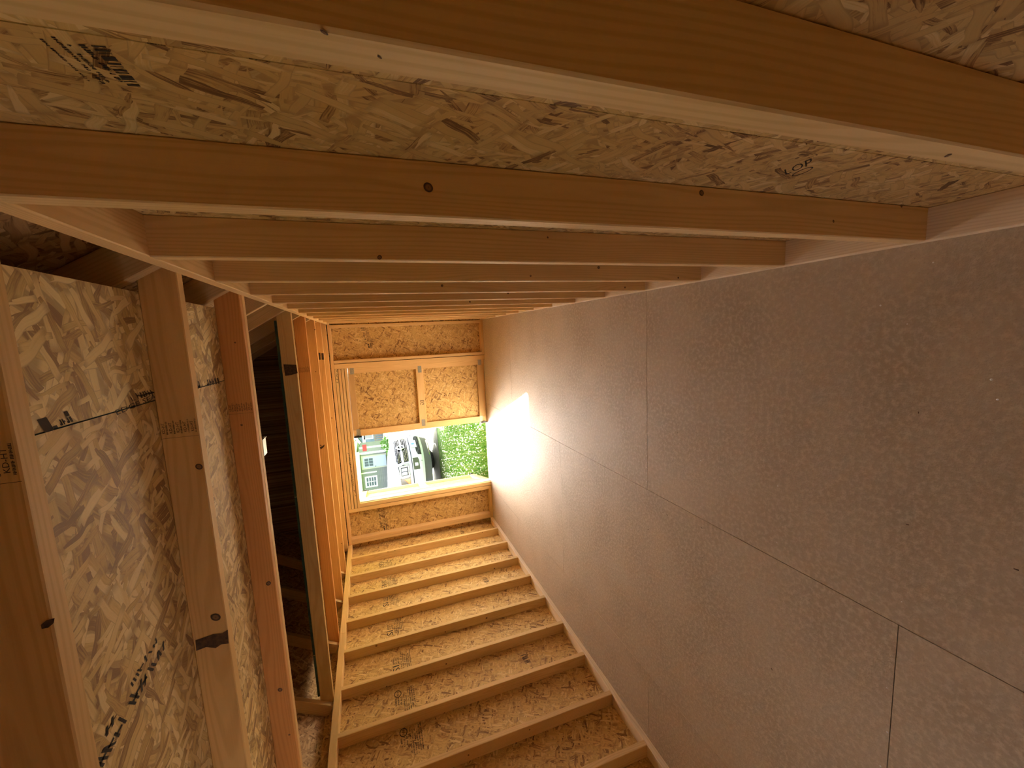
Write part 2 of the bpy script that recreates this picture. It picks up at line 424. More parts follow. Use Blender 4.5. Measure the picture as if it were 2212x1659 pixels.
# ---- side walls
wall_r = tag(empty('wall_right'), kind='structure'); wall_l = tag(empty('wall_left'), kind='structure')
wall_e = tag(empty('wall_end'), kind='structure'); wall_b = tag(empty('wall_back'), kind='structure')
SW = 0.038
R_Y = [0.942 + 0.4064 * k for k in range(-4, 11)]
L_Y = [1.7526 + 0.4014 * k for k in range(-6, 9)]
studs_r, studs_l = [], []
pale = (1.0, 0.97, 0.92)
for y in R_Y: studs_r.append((y, lumber('stud', wall_r, XR, XR + D, y, y + SW, 0.038, ZT, 'z')))
WY0, WY1, WZ0, WZ1 = -0.10, 0.75, 1.00, 1.75       # unglazed opening added out of view, fill light for the near end
for y in L_Y:
    if WY0 - 0.02 < y < WY1: lumber('stud', wall_l, XL - D, XL, y, y + SW, 0.038, WZ0 - 0.04, 'z')
    else: studs_l.append((y, lumber('stud', wall_l, XL - D, XL, y, y + SW, 0.038, 1.940, 'z')))
fill_opening = tag(empty('fill_opening'), kind='structure')
for y in (WY0 - SW, WY1): lumber('fill_jamb', fill_opening, XL - D, XL, y + 0.001, y + SW - 0.001, WZ0 - 0.038, 1.938, 'z')
lumber('fill_sill', fill_opening, XL - D, XL, WY0 + 0.001, WY1 - 0.001, WZ0 - 0.038, WZ0, 'y'); lumber('header_board', fill_opening, XL - D, XL, WY0 + 0.001, WY1 - 0.001, WZ1, 1.938, 'y')  # sill and header framing the added opening
lumber('sun_blocker', fill_opening, XL - D - 0.85, XL - D - 0.02, WY1 + 0.02, WY1 + 0.04, WZ0 - 0.05, WZ1 + 0.05, 'z', M['white_paint'])  # unseen panel added to keep direct sun out of the opening
plate_rb = lumber('bottom_plate', wall_r, XR, XR + D, YB, YE, 0, 0.038, 'y', color=(1.08, 1.26, 1.75))  # whiter tint than the other lumber: skylight painted into the plate's colour
plate_lb = lumber('bottom_plate', wall_l, XL - D, XL, YB, YE, 0, 0.038, 'y', color=(1.08, 1.26, 1.75))  # same whitened tint, skylight put into the colour
# the top plates are two lengths each, butted
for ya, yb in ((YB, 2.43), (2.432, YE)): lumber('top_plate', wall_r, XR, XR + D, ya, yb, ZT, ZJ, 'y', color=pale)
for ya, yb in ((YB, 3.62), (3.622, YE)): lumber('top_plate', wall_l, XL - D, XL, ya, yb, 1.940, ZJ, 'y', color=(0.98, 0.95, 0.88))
osb_r, osb_l = [], []
ys = [YB - D, 0.33, 1.553, 2.772, 3.99, 5.43]
for ya, yb in zip(ys, ys[1:]):
    osb_r.append((ya, yb, sheet('osb_panel', wall_r, (XR + D, yb - 0.001, 0), (0, -1, 0), (0, 0, 1), yb - ya - 0.002, ZJ + 0.062, -0.011, M['osb'])))
ys = [YB - D, WY0, WY1, 1.96, 3.18, 4.40, 5.43]
for ya, yb in zip(ys, ys[1:]):
    for za, zb in (((0, WZ0), (WZ1, ZJ + 0.062)) if ya == WY0 else ((0, ZJ + 0.062),)):
        o = sheet('osb_panel', wall_l, (XL - D, ya + 0.001, za), (0, 1, 0), (0, 0, 1), yb - ya - 0.002, zb - za, -0.011, M['osb'])
        osb_l.append((ya, yb, o))

# ---- end wall with the double-door opening
XO_R, XO_L, ZO = -0.555, -2.335, 1.798      # door opening
def estud(x0, x1, z0=0.038, z1=1.944, name='stud'): return lumber(name, wall_e, x0, x1, YE, YE + D, z0, z1, 'z', color=tint(0.05))
estud(-0.045, -0.007); estud(-0.483, -0.447); estud(-0.553, -0.490, 0.0, 1.944, 'jack_stud')
estud(-2.386, -2.337, 0.0, ZO, 'jack_stud'); estud(-2.443, -2.393); estud(-2.844, -2.806); estud(XL, -2.846)
lumber('bottom_plate', wall_e, -0.485, XR, YE, YE + D, 0, 0.038, 'x'); lumber('bottom_plate', wall_e, XL, -2.393, YE, YE + D, 0, 0.038, 'x')
lumber('top_plate', wall_e, XL, XR, YE, YE + D, 1.945, 1.982, 'x', color=pale)
hdr = []
for z0, z1 in ((ZO, 1.8300), (1.8365, 1.8670), (1.8735, 1.9040), (1.9105, 1.9410)):
    hdr.append(lumber('header_board', wall_e, -2.391, -0.555, YE, YE + D, z0, z1, 'x', color=tint(0.06)))
Print().scribble(0, 0, 1, 1, 5).build('pencil_mark', hdr[2], on_y(730, 827, YE), on_y(728, 798, YE), on_y(727, 827, YE))
Print().scribble(0, 0, 1, 1, 26).build('pencil_mark', hdr[0], on_y(769, 1072, YE), on_y(755, 978, YE), on_y(764, 1073, YE))
osb_e = []
for x0, x1 in ((XR + D, -0.552), (-2.338, XL - D)):
    osb_e.append(sheet('osb_panel', wall_e, (min(x0, x1), YE + D, 0), (1, 0, 0), (0, 0, 1), abs(x1 - x0), 1.99, -0.011, M['osb']))
sheet('osb_panel', wall_e, (-2.338, YE + D, 1.80), (1, 0, 0), (0, 0, 1), 2.338 - 0.552, 0.19, -0.011, M['osb'])
# white casing round the outside of the opening
for (a, b_, c_, d_) in ((-0.555, -0.455, 0, 1.90), (-2.435, -2.338, 0, 1.90)):
    lumber('trim_casing', wall_e, a, b_, YE + D + 0.012, YE + D + 0.032, c_, d_, 'z', M['white_paint'])
lumber('trim_casing', wall_e, -2.337, -0.556, YE + D + 0.012, YE + D + 0.032, 1.800, 1.90, 'x', M['white_paint'])
lumber('jamb_liner', wall_e, -2.3365, -2.326, YE + 0.03, YE + D + 0.03, 0, 1.797, 'z', M['white_paint'])
lumber('threshold', wall_e, -2.337, -0.556, 5.431, 5.470, -0.05, -0.002, 'x')
lumber('door_stop', wall_e, -0.62, -0.556, YE + D + 0.034, YE + D + 0.053, 0, 1.80, 'z', M['white_paint'])
# stamps on the end wall sheathing
def apa_stamp(parent, p00, p10, p01):
    pr = Print()
    pr.text('APA', .52, .62, .78, .80).microline(0.85, .55, 1.0, .95, 5)
    for i in range(4): pr.microline(0.30, .46 - i * .085, .98, .51 - i * .085, 24)
    for i in range(3): pr.microline(0.0, .13 - i * .07, .52, .17 - i * .07, 16)
    pr.bar(.02, .36, .14, .46).bar(.16, .36, .20, .52).microline(0.22, .55, .48, .78, 7)
    pr.bar(.02, .18, .26, .21).bar(.02, .22, .2, .25)
    return pr.build('grade_stamp', parent, p00, p10, p01)
def px_e(u, v): return on_y(u, v, YE + D)
apa_stamp(osb_e[0], px_e(806, 752), px_e(799, 706), px_e(785, 754))
apa_stamp(osb_e[1], px_e(840, 1145), px_e(833, 1096), px_e(819, 1149))
# stamps in the bays of the left wall
def px_l(u, v): return on_x(u, v, XL - D)
def panel_l(y):
    for a, b_, o in osb_l:
        if a <= y < b_: return o
def bay_stamp(u, v, w, h, si=False):
    c = px_l(u, v); o = panel_l(c.y)
    p00 = Vector((c.x, c.y - w / 2, c.z - h / 2)); p10 = Vector((c.x, c.y + w / 2, c.z - h / 2)); p01 = Vector((c.x, c.y - w / 2, c.z + h / 2))
    pr = Print()
    if si: pr.text('SI', 0.0, .60, .28, .92)
    else: pr.ring(.8, .75, .14, .16, .03).text('APA', .72, .70, .9, .8)
    for i in range(6): pr.microline(random.uniform(0, .1), .02 + i * .09, random.uniform(.7, 1), .07 + i * .09, 22)
    for i in range(3): pr.microline(.36, .6 + i * .11, .66, .67 + i * .11, 9)
    return pr.build('grade_stamp', o, p00, p10, p01)
for (u, v, si) in ((866, 1425, True), (873, 1512, False), (887, 1598, False), (852, 1352, True), (842, 1293, True), (838, 1256, True), (832, 1222, False)):
    bay_stamp(u, v, 0.24, 0.17, si)
def bars(u, v):
    c = px_l(u, v); o = panel_l(c.y); pr = Print()
    for i in range(9):
        if i % 4 != 3: pr.bar(i / 9, 0, (i + .6) / 9, 1)
    pr.build('bar_mark', o, c + Vector((0, -.05, -.02)), c + Vector((0, .05, -.02)), c + Vector((0, -.05, .03)))
for q in ((1137, 1422), (1050, 1252), (999, 1149)): bars(*q)
# right wall print
def px_r(u, v): return on_x(u, v, XR + D)
def panel_r(y):
    for a, b_, o in osb_r:
        if a <= y < b_: return o
pr = Print()
for i, w in enumerate((.03, .05, .02, .10, .03, .05, .02, .06, .03, .10, .05, .03, .08)):
    pr.bar(i / 13, 0, i / 13 + w * .75, 1)
a_, b_, c_ = px_r(196, 97), px_r(278, 186), px_r(228, 99)
pr.build('bar_code', panel_r(a_.y), a_, b_, c_)
for (q0, q1, q2, n) in (((168, 94), (258, 177), (182, 95), 18), ((138, 90), (232, 178), (148, 91), 20), ((108, 77), (222, 181), (118, 78), 22), ((84, 82), (190, 175), (92, 83), 26)):
    Print().microline(0, 0, 1, 1, n).build('printed_line', panel_r(px_r(*q0).y), px_r(*q0), px_r(*q1), px_r(*q2))
Print().text('LOP', 0, 0.5, 1, 1).ring(.62, .2, .4, .2, .05).build('lot_mark', panel_r(px_r(1697, 385).y), px_r(1700, 388), px_r(1756, 366), px_r(1694, 366))

# ---- doors: leaves built of flat 2x4 with nail plates over sheathing
LW, LH = 0.893, 1.792
def leaf(name, hinge, ang, flip):
    """hinge: world corner at the bottom of the inner face; u runs from the hinge to the meeting stile"""
    u = Vector((math.cos(ang), math.sin(ang), 0)); v = Vector((0, 0, 1))
    n = Vector((u.y, -u.x, 0)) * flip                # inner normal
    if flip < 0: pass
    t = empty(name); tag(t, kind='structure')
    hinge = Vector(hinge)
    def bd(nm, u0, u1, v0, v1, along, mat=None, color=None, dep=0.038, back=0.0):
        c = hinge + u * ((u0 + u1) / 2) + v * ((v0 + v1) / 2) - n * (dep / 2 + back)
        ex, ey = (u, v) if along == 'u' else (v, u)
        ez = ex.cross(ey)
        L_, W_ = (u1 - u0, v1 - v0) if along == 'u' else (v1 - v0, u1 - u0)
        return link(nm, board_mesh(L_, W_, dep, mat or M['stud'], 0.002), t, basis(c, ex, ey, ez), color or tint(0.06))
    hs = bd('stile', 0, 0.07, 0, LH, 'v'); ms = bd('stile', LW - 0.085, LW, 0, LH, 'v')
    tr = bd('rail', 0.0705, LW - 0.0855, LH - 0.07, LH, 'u', color=(0.75, 0.72, 0.68)); bd('rail', 0.0705, LW - 0.0855, 0, 0.10, 'u', color=(0.85, 0.82, 0.76))
    mr = bd('rail', 0.0705, LW - 0.0855, 0.85, 0.945, 'u')
    bd('sheathing', 0.002, LW - 0.002, 0.002, LH - 0.002, 'v', M['osb'], (1, 1, 1), 0.011, 0.0385)
    bd('siding', 0.0, LW, 0.0, LH, 'v', M['white_paint'], (1, 1, 1), 0.012, 0.050)
    k = 0
    for (uu, vv_) in ((0.035, LH - 0.05), (LW - 0.05, LH - 0.06), (0.03, 0.06), (LW - 0.045, 0.08), (0.075, 0.895), (LW - 0.085, 0.895)):
        pl = bd('nail_plate', uu - 0.045, uu + 0.045, vv_ - 0.024, vv_ + 0.024, 'u', M['plate'], None, 0.0012, -0.0013)
    Print().text('EG', 0, 0, 1, 1).build('grade_stamp', mr, hinge + u * .5 + v * .87 + n * .0, hinge + u * .56 + v * .87, hinge + u * .5 + v * .92)
    # black slide bolts at the top and bottom of the meeting stile
    for v0, v1 in ((LH - 0.095, LH), (0.0, 0.10)):
        b1 = bd('slide_bolt', LW - 0.004, LW + 0.016, v0, v1, 'v', M['black_metal'], None, 0.02, -0.014)
        bd('slide_bolt', LW - 0.012, LW + 0.012, v0 + 0.03, v0 + 0.06, 'v', M['black_metal'], None, 0.02, -0.022)
    return t
door_1 = leaf('door_1', (-0.556, YE + 0.050, 0.003), math.pi, -1)
door_2 = leaf('door_2', (-2.335, YE + D + 0.082, 0.006), math.radians(104), 1)
for d_ in (door_1, door_2): pass

# ---- ceiling: loft joists and deck
ceiling = tag(empty('ceiling'), kind='structure')
J = [(-0.05, (0.95, .93, .9), 0), (0.566, (0.93, 0.88, 0.78), 0), (1.176, (0.98, 0.92, 0.80), 0), (1.745, (0.85, 0.60, 0.42), 1), (2.905, (0.82, 0.80, 0.70), 0), (3.55, (0.88, 0.62, 0.42), 0), (4.18, (1.0, 0.82, 0.62), 0), (4.73, (0.98, 0.82, 0.62), 0), (5.288, (0.98, 0.85, 0.68), 0)]
joists = []
for y, c_, dbl in J:
    o = lumber('joist', ceiling, -2.93, 0.05, y, y + SW, ZJ, ZJ + JH, 'x', color=c_); joists.append((y, o))
    if dbl: lumber('joist', ceiling, -2.93, 0.05, y + SW + 0.0005, y + 2 * SW, ZJ, ZJ + JH, 'x', color=(1, .96, .9))
DZ = ZJ + JH
deck = []
for xa, xb, ya, yb in ((-0.338, -0.05, YB, 1.80), (-1.56, -0.341, YB, 1.80), (-2.83, -1.563, YB, 1.80)):
    deck.append(sheet('deck_panel', ceiling, (xa, ya, DZ), (1, 0, 0), (0, 1, 0), xb - xa, yb - ya, 0.0155, M['deck'], random.choice([(1, 1, 1), (1, .97, .93)])))
deck[0].color = (1.0, 1.0, 0.98, 1); deck[1].color = (0.88, 0.82, 0.76, 1)
for xa, xb in ((-1.27, -0.05), (-2.49, -1.273), (-2.83, -2.493)):
    o = sheet('deck_panel', ceiling, (xa, 2.907, DZ), (1, 0, 0), (0, 1, 0), xb - xa, YE - 2.907, 0.0155, M['deck'])
    boxes('edge_seal', o, [(0, xb - xa, -0.0012, 0, 0.0, 0.0155)], M['green_edge'], MW[o.name])
# green sealed edges along the seam of the near deck
boxes('edge_seal', deck[1], [(1.219, 1.2195, 0, 1.80 - YB, 0.0, 0.0155)], M['green_edge'], MW[deck[1].name])
boxes('edge_seal', deck[0], [(-0.0008, -0.0002, 0, 1.80 - YB, -0.0005, 0.0155)], M['green_edge'], MW[deck[0].name])
def px_d(u, v): return on_z(u, v, DZ)
def deck_print(pr, o, q0, q1, q2): pr.build('deck_print', o, px_d(*q0), px_d(*q1), px_d(*q2), lift=0.0008)
deck_print(Print().text('EDGE SEAL', 0, 0, 1, 1), deck[0], (252, 897), (345, 857), (248, 886))
deck_print(Print().text('L', 0, 0, .12, .6).microline(.22, .1, 1, .95, 7).bar(.3, .35, .98, .55), deck[0], (285, 866), (340, 852), (277, 852))
deck_print(Print().text('I', 0, 0, .28, 1).microline(.4, .1, 1, .55, 5).bar(.3, .05, .42, .25).bar(.82, .6, .95, 1), deck[0], (96, 935), (162, 912), (78, 907))
deck_print(Print().microline(0, 0, 1, 1, 8), deck[0], (428, 838), (476, 828), (424, 824))
# a bold black script mark smeared diagonally over the second sheet
pr = Print().scribble(0, .02, .22, .6, 5, .5).scribble(.26, .05, .92, .72, 15, .5).scribble(.45, .80, .85, 1.15, 10, .45).scribble(.12, .7, .3, 1.0, 3, .4)
deck_print(pr, deck[1], (222, 1658), (372, 1372), (196, 1630))

# KD-HT grade stamps on the near joists
def kd(o, y, px0, rows_, w=0.033):
    pr = Print()
    for i in range(rows_):
        zb = 1 - (i + 1) / rows_
        pr.text('KD-HT', .08, zb + .52 / rows_, .86, zb + .95 / rows_)
        pr.microline(0, zb + .14 / rows_, 1, zb + .38 / rows_, 22)
    pr.build('grade_stamp', o, (px0, y, ZJ + .002), (px0 + w, y, ZJ + .002), (px0, y, ZJ + JH - .004))
kd(joists[2][1], 1.176, -0.437, 5, 0.038)
kd(joists[1][1], 0.566, -0.365, 5, 0.045)
kd(joists[3][1], 1.745, -0.47, 5, 0.035)
kd(joists[4][1], 2.905, -0.40, 6, 0.05)
kd(joists[5][1], 3.55, -0.45, 6, 0.05)
for (y, o), x in ((joists[2], -0.448), (joists[1], -0.376), (joists[3], -0.48)):   # finger-joint lines beside the stamps
    Print().bar(0, 0, 1, 1).build('joint_line', o, (x, y, ZJ + .001), (x + .0007, y, ZJ + .001), (x, y, ZJ + JH - .001), M['bark'])

# bent metal bracket on the far side of the double joist
br = empty('metal_bracket', (-0.655, 1.822, ZJ + 0.01)); tag(br, 'small galvanised bracket on the doubled reddish joist at the loft opening', 'bracket')
boxes('flange', br, [(-0.036, 0.036, 0.0, 0.0015, -0.006, 0.05)], M['galv'], MW['metal_bracket'])
boxes('tab', br, [(-0.036, 0.036, 0.012, 0.066, -0.008, -0.0065)], M['galv'], MW['metal_bracket'])
boxes('bridge', br, [(-0.036, 0.036, 0.0015, 0.012, -0.0065, -0.005)], M['galv'], MW['metal_bracket'])
boxes('bent_lip', br, [(0.034, 0.036, 0.066, 0.086, -0.008, 0.001)], M['galv'], MW['metal_bracket'])

# ---- roof: gambrel rafters and sheathing
roof = tag(empty('roof'), kind='structure')
LO = Vector((-0.5, 0, 0.866)); NO = Vector((0.866, 0, 0.5))          # right lower slope: up-slope and outward
K0 = Vector((0.028, 0, ZJ + 0.002)); LEN1 = 0.84
K1 = K0 + LO * LEN1
UP = Vector((-math.cos(math.radians(26)), 0, math.sin(math.radians(26)))); NU = Vector((math.sin(math.radians(26)), 0, math.cos(math.radians(26))))
XM = -1.44
LEN2 = (K1.x - XM) / math.cos(math.radians(26))
def mir(p): return Vector((2 * XM - p.x, p.y, p.z))
R_RAF = [-0.09, 0.525, 1.135, 1.704, 2.35, 2.865, 3.51, 4.14, 4.69]
for y in R_RAF:
    c_ = tint(0.08)
    for s in (0, 1):
        a, b_ = K0 + NO * (D / 2), K1 + NO * (D / 2) - LO * 0.0
        nn = NO.copy()
        if s: a, b_, nn = mir(a), mir(b_), Vector((-nn.x, 0, nn.z))
        beam('rafter', roof, a + Vector((0, y + SW / 2, 0)), b_ + Vector((0, y + SW / 2, 0)), nn, D, SW, color=c_)
        a, b_ = K1 + NU * (D / 2) + UP * 0.03, K1 + NU * (D / 2) + UP * (LEN2 - 0.022)
        nn = NU.copy()
        if s: a, b_, nn = mir(a), mir(b_), Vector((-nn.x, 0, nn.z))
        beam('rafter', roof, a + Vector((0, y + SW / 2, 0)), b_ + Vector((0, y + SW / 2, 0)), nn, D, SW, color=c_)
Y0, Y1 = YB - D, 5.43
RZ_TOP = (K1 + UP * LEN2 + NU * D).z + 0.025
KA, KB = K1 + NO * (D + 0.001), K1 + NU * (D + 0.001)      # where the two sheathing planes meet at the knee
t_ = (KB - KA).cross(UP).y / LO.cross(UP).y
KK = KA + LO * t_
for s in (0, 1):
    st1 = K0 - LO * 0.20 + NO * (D + 0.001)
    for (st, dr, nn, ln) in ((st1, LO, NO, (KK - st1).length + 0.012), (KK, UP, NU, (KK.x - XM) / -UP.x)):
        yy = Y0
        while yy < Y1 - 0.01:
            y2 = min(yy + 1.22, Y1)
            a, u_ = st.copy(), dr.copy()
            if s:
                a, u_ = mir(a), Vector((-dr.x, 0, dr.z))
                sheet('roof_panel', roof, a + Vector((0, y2 - 0.0005, 0)), u_, (0, -1, 0), ln, y2 - yy - 0.001, -0.011 if u_.cross(Vector((0, -1, 0))).z < 0 else 0.011, M['roof'])
            else:
                sheet('roof_panel', roof, a + Vector((0, yy, 0)), u_, (0, 1, 0), ln, y2 - yy - 0.001, 0.011 if u_.cross(Vector((0, 1, 0))).z > 0 else -0.011, M['roof'])
            yy = y2
lumber('ridge_cap', roof, XM - 0.12, XM + 0.12, Y0, Y1, RZ_TOP, RZ_TOP + 0.02, 'y')
lumber('ridge_board', roof, XM - 0.019, XM + 0.019, YB, YE + D, (K1 + UP * LEN2).z - 0.03, (K1 + UP * LEN2).z + 0.088, 'y')
# gables (sheathed) at both ends, and a fascia closing the eaves
RZ = (KK + UP * ((KK.x - XM) / -UP.x)).z
gp = [(XR + D, 1.985), (XL - D, 1.985)]
q0 = K0 + NO * (D + 0.006); q0 = q0 - LO * ((q0.z - 1.985) / LO.z)
q1 = KK + (NO + NU) * 0.003; q2 = mir(q1)
poly = [(q0.x, 1.985), (q1.x, q1.z), (XM, RZ + 0.006), (q2.x, q2.z), (mir(q0).x, 1.985)]
for nm, y in (('gable_panel', YE + D + 0.0005), ('gable_panel', YB - D - 0.012)):
    vv = [(x, y, z) for x, z in poly] + [(x, y + 0.011, z) for x, z in poly]; n = len(poly)
    link(nm, mesh(nm, vv, [tuple(range(n)), tuple(reversed(range(n, 2 * n)))] + [(i, n + i, n + (i + 1) % n, (i + 1) % n) for i in range(n)], M['roof']), roof)

# ---- back wall behind the camera
for k in range(8): lumber('stud', wall_b, XL + k * 0.4064, XL + k * 0.4064 + SW, YB - D, YB, 0.038, ZT, 'z')
lumber('bottom_plate', wall_b, XL, XR, YB - D, YB, 0, 0.038, 'x'); lumber('top_plate', wall_b, XL, XR, YB - D, YB, ZT, ZJ, 'x')
for xa, xb in ((XL - D, -1.75), (-1.749, -0.53), (-0.529, XR + D)):
    sheet('osb_panel', wall_b, (xb, YB - D, 0), (-1, 0, 0), (0, 0, 1), xb - xa, ZJ + .02, -0.011, M['osb'])

# ---- knots read off the photograph, each put on the face it sits on
def knots_on(boards, pts, lo, hi, axis_x=True):
    for (u, v, r) in pts:
        for (y, o) in boards:
            p = on_y(u, v, y)
            if lo[0] - .004 <= p.x <= hi[0] + .004 and lo[1] <= p.z <= hi[1]:
                knot(o, (p.x, y - 0.0002, p.z), (0, -1, 0), r, random.uniform(.9, 1.3)); break
knots_on(studs_r, [(925, 405, .0075), (1515, 417, .006), (1800, 478, .003), (820, 556, .006), (1183, 513, .0025), (1293, 578, .006), (1146, 596, .004), (1465, 600, .0045), (955, 617, .006), (1350, 621, .005), (1097, 633, .006), (1015, 652, .006), (1947, 445, .004)], (XR, .04), (XR + D, 1.95))
knots_on(studs_l, [(1051, 1335, .009), (962, 1365, .006), (813, 1395, .008), (964, 1434, .007), (835, 1483, .005), (1181, 1356, .004), (764, 1580, .008), (1144, 1576, .005), (1012, 1631, .005), (881, 1131, .006), (1068, 1228, .007), (1010, 1160, .004), (910, 1320, .005), (838, 1192, .005), (853, 1189, .005), (1042, 1150, .006), (896, 1304, .004), (1170, 1500, .003), (960, 1540, .004)], (XL - D, .04), (XL, 1.94))
knots_on(joists, [(466, 1333, .011), (430, 1008, .008), (522, 918, .004), (580, 1260, .010), (605, 1490, .008), (625, 1587, .004), (693, 962, .007), (697, 766, .004), (738, 1174, .005), (680, 712, .005), (508, 740, .003), (682, 803, .005), (717, 903, .006)], (XL, ZJ), (XR, ZJ + JH))
# bark and dark wane patches
def patch(o, y, pts):
    p = [on_y(u, v, y - 0.0008) for u, v in pts]; P = MW[o.name].inverted()
    link('bark_patch', mesh('bark_patch', [P @ q for q in p], [tuple(range(len(p)))], M['bark']), o, MW[o.name])
patch(joists[2][1], 1.176, [(422, 1383), (440, 1377), (460, 1370), (480, 1368), (492, 1360), (494, 1390), (478, 1392), (466, 1400), (445, 1398), (424, 1406)])
patch(joists[1][1], 0.566, [(88, 1350), (100, 1340), (118, 1335), (116, 1346), (104, 1356), (90, 1359)])
patch(joists[7][1], 4.73, [(688, 762), (692, 762), (693, 777), (689, 777)]); patch(joists[7][1], 4.73, [(694, 763), (699, 763), (700, 777), (695, 777)])
patch(joists[6][1], 4.18, [(691, 966), (702, 960), (700, 965), (693, 971)])
patch(joists[4][1], 2.905, [(612, 787), (640, 788), (643, 806), (630, 810), (616, 812)])
# knots on the wide inner edge of the nearest right stud
for (u, v, r) in ((2048, 335, .006), (700, 68, .003), (820, 122, .002)):
    p = on_x(u, v, XR); knot(studs_r[2][1], (XR - .0002, p.y, p.z), (-1, 0, 0), r, 0.5)

# ================================================================== outside
def gz(y):
    if y < 5.4: return -0.16
    if y < 10: return -0.16 + (y - 5.4) / 4.6 * 0.18
    return min(0.02 + (y - 10) * 0.0289, 0.86)
def on_ground(u, v):
    z = 0.0
    for _ in range(12): p = on_z(u, v, z); z = gz(p.y)
    return p
def ground_mat():
    m, nt, b = new_mat('lawn'); g = NG(nt); tc = g.n('ShaderNodeTexCoord')
    n1 = g.noise(tc.outputs['Object'], 9.0, 5.0, 0.7); n2 = g.noise(tc.outputs['Object'], 0.5, 3.0, 0.6)
    c = g.ramp(n1, [(0.25, (0.02, 0.05, 0.008)), (0.5, (0.055, 0.115, 0.015)), (0.75, (0.12, 0.18, 0.03))])
    c = g.mix(g.smooth(n2, 0.5, 0.75), c, (0.14, 0.15, 0.05, 1))
    g.l(c, b.inputs['Base Color']); b.inputs['Roughness'].default_value = 0.9; b.inputs['Specular IOR Level'].default_value = 0.1
    g.bump(n1, 0.6, 0.05, b)
    return m
M['lawn'] = ground_mat()
M['gravel'] = noisy('gravel', (0.085, 0.085, 0.088), (0.16, 0.16, 0.165), 14.0, 0.9, 0.5, 6)
M['dry'] = noisy('dry_grass', (0.035, 0.045, 0.012), (0.085, 0.085, 0.032), 7.0, 0.9, 0.4, 6)
ys = [-40, -5, 5.4, 6.5, 8, 10, 14, 18, 24, 30, 39, 60, 160]
vv, ff = [], []
for y in ys:
    z = gz(y)
    for x in (-140, -40, -12, -4, 0, 6, 30, 90): vv.append((x, y, z))
for j in range(len(ys) - 1):
    for i in range(7): ff.append((j * 8 + i, j * 8 + i + 1, j * 8 + i + 9, j * 8 + i + 8))
ground = tag(link('ground', mesh('ground', vv, ff, M['lawn'])), kind='structure')
def strip(name, ya, yb, lift, mat):
    n = 26; vv = []
    for i in range(n + 1):
        x = -70 + i * 4
        for y in (ya + random.uniform(-.35, .35), yb + random.uniform(-.35, .35)): vv.append((x, y, gz(y) + lift))
    return tag(link(name, mesh(name, vv, [(2 * i, 2 * i + 2, 2 * i + 3, 2 * i + 1) for i in range(n)], mat)), kind='structure')
strip('dry_grass_strip', on_ground(946, 930).y, on_ground(906, 930).y, 0.006, M['dry'])
vv = [(-28, -14, -0.15), (6, -14, -0.15), (6, -0.85, -0.15), (-3.1, -0.85, -0.15), (-3.1, 4.5, -0.15), (-28, 4.5, -0.15)]
tag(link('bounce_pad', mesh('bounce_pad', vv, [tuple(range(6))], M['gravel'])), kind='structure')  # unseen ground added so light bounces in neutral instead of green
strip('gravel_drive', on_ground(906, 930).y, on_ground(869, 930).y, 0.012, M['gravel'])

# ---- tall grass outside the door: far more blades than anyone could count
def wedge():
    y = 5.55 + random.random() * 3.3
    lo = -0.2 + (-2.5) * (y + .18) / 5.6 - .5; hi = -0.2 + (-0.9) * (y + .18) / 5.6 + .5
    return random.uniform(lo, hi), y
def gblade(name, c1, c2):
    m, nt, b = new_mat(name); g = NG(nt); tc = g.n('ShaderNodeTexCoord')
    f = g.noise(tc.outputs['Object'], 23.0, 2.0, 0.6)
    g.l(g.ramp(f, [(0.3, c1), (0.7, c2)]), b.inputs['Base Color']); b.inputs['Roughness'].default_value = 0.6
    b.inputs['Specular IOR Level'].default_value = 0.25
    return m
M['blade'] = gblade('grass_blade', (0.02, 0.075, 0.005), (0.08, 0.19, 0.014))
M['blade2'] = gblade('grass_dry_blade', (0.15, 0.17, 0.05), (0.25, 0.26, 0.11))
gv, gf, gm = [], [], []
def blades(n, hrange, wd, mi):
    for _ in range(n):
        x, y = wedge()
        z = gz(y) - 0.005; h = random.uniform(*hrange); a = random.uniform(0, 6.283); lean = random.uniform(.1, .6) * h
        w = wd * random.uniform(.6, 1.3); ca, sa = math.cos(a), math.sin(a); b = random.uniform(0, 6.283); lx, ly = math.cos(b) * lean, math.sin(b) * lean
        k = len(gv)
        gv.extend([(x - ca * w, y - sa * w, z), (x + ca * w, y + sa * w, z), (x - ca * w * .7 + lx * .35, y - sa * w * .7 + ly * .35, z + h * .6), (x + ca * w * .7 + lx * .35, y + sa * w * .7 + ly * .35, z + h * .6), (x + lx, y + ly, z + h)])
        gf.extend([(k, k + 1, k + 3, k + 2), (k + 2, k + 3, k + 4)]); gm.extend([mi, mi])
blades(20000, (0.08, 0.24), 0.0035, 0)
blades(4500, (0.12, 0.28), 0.003, 1)
for _ in range(2000):
    x, y = wedge(); z = gz(y) + random.uniform(.10, .22); r = random.uniform(.007, .014); k = len(gv)
    gv += [(x + r, y, z), (x - r, y, z), (x, y + r, z), (x, y - r, z), (x, y, z + r), (x, y, z - r)]
    gf += [tuple(k + i for i in q) for q in ((0, 2, 4), (2, 1, 4), (1, 3, 4), (3, 0, 4), (2, 0, 5), (1, 2, 5), (3, 1, 5), (0, 3, 5))]; gm += [2] * 8
gme = mesh('tall_grass', gv, gf)
for mt in (M['blade'], M['blade2'], flat('clover_white', (0.42, 0.42, 0.36), 0.8)): gme.materials.append(mt)
gme.polygons.foreach_set('material_index', gm)
tag(link('tall_grass', gme), 'tall green grass with white clover heads outside the open door', 'grass', kind='stuff')

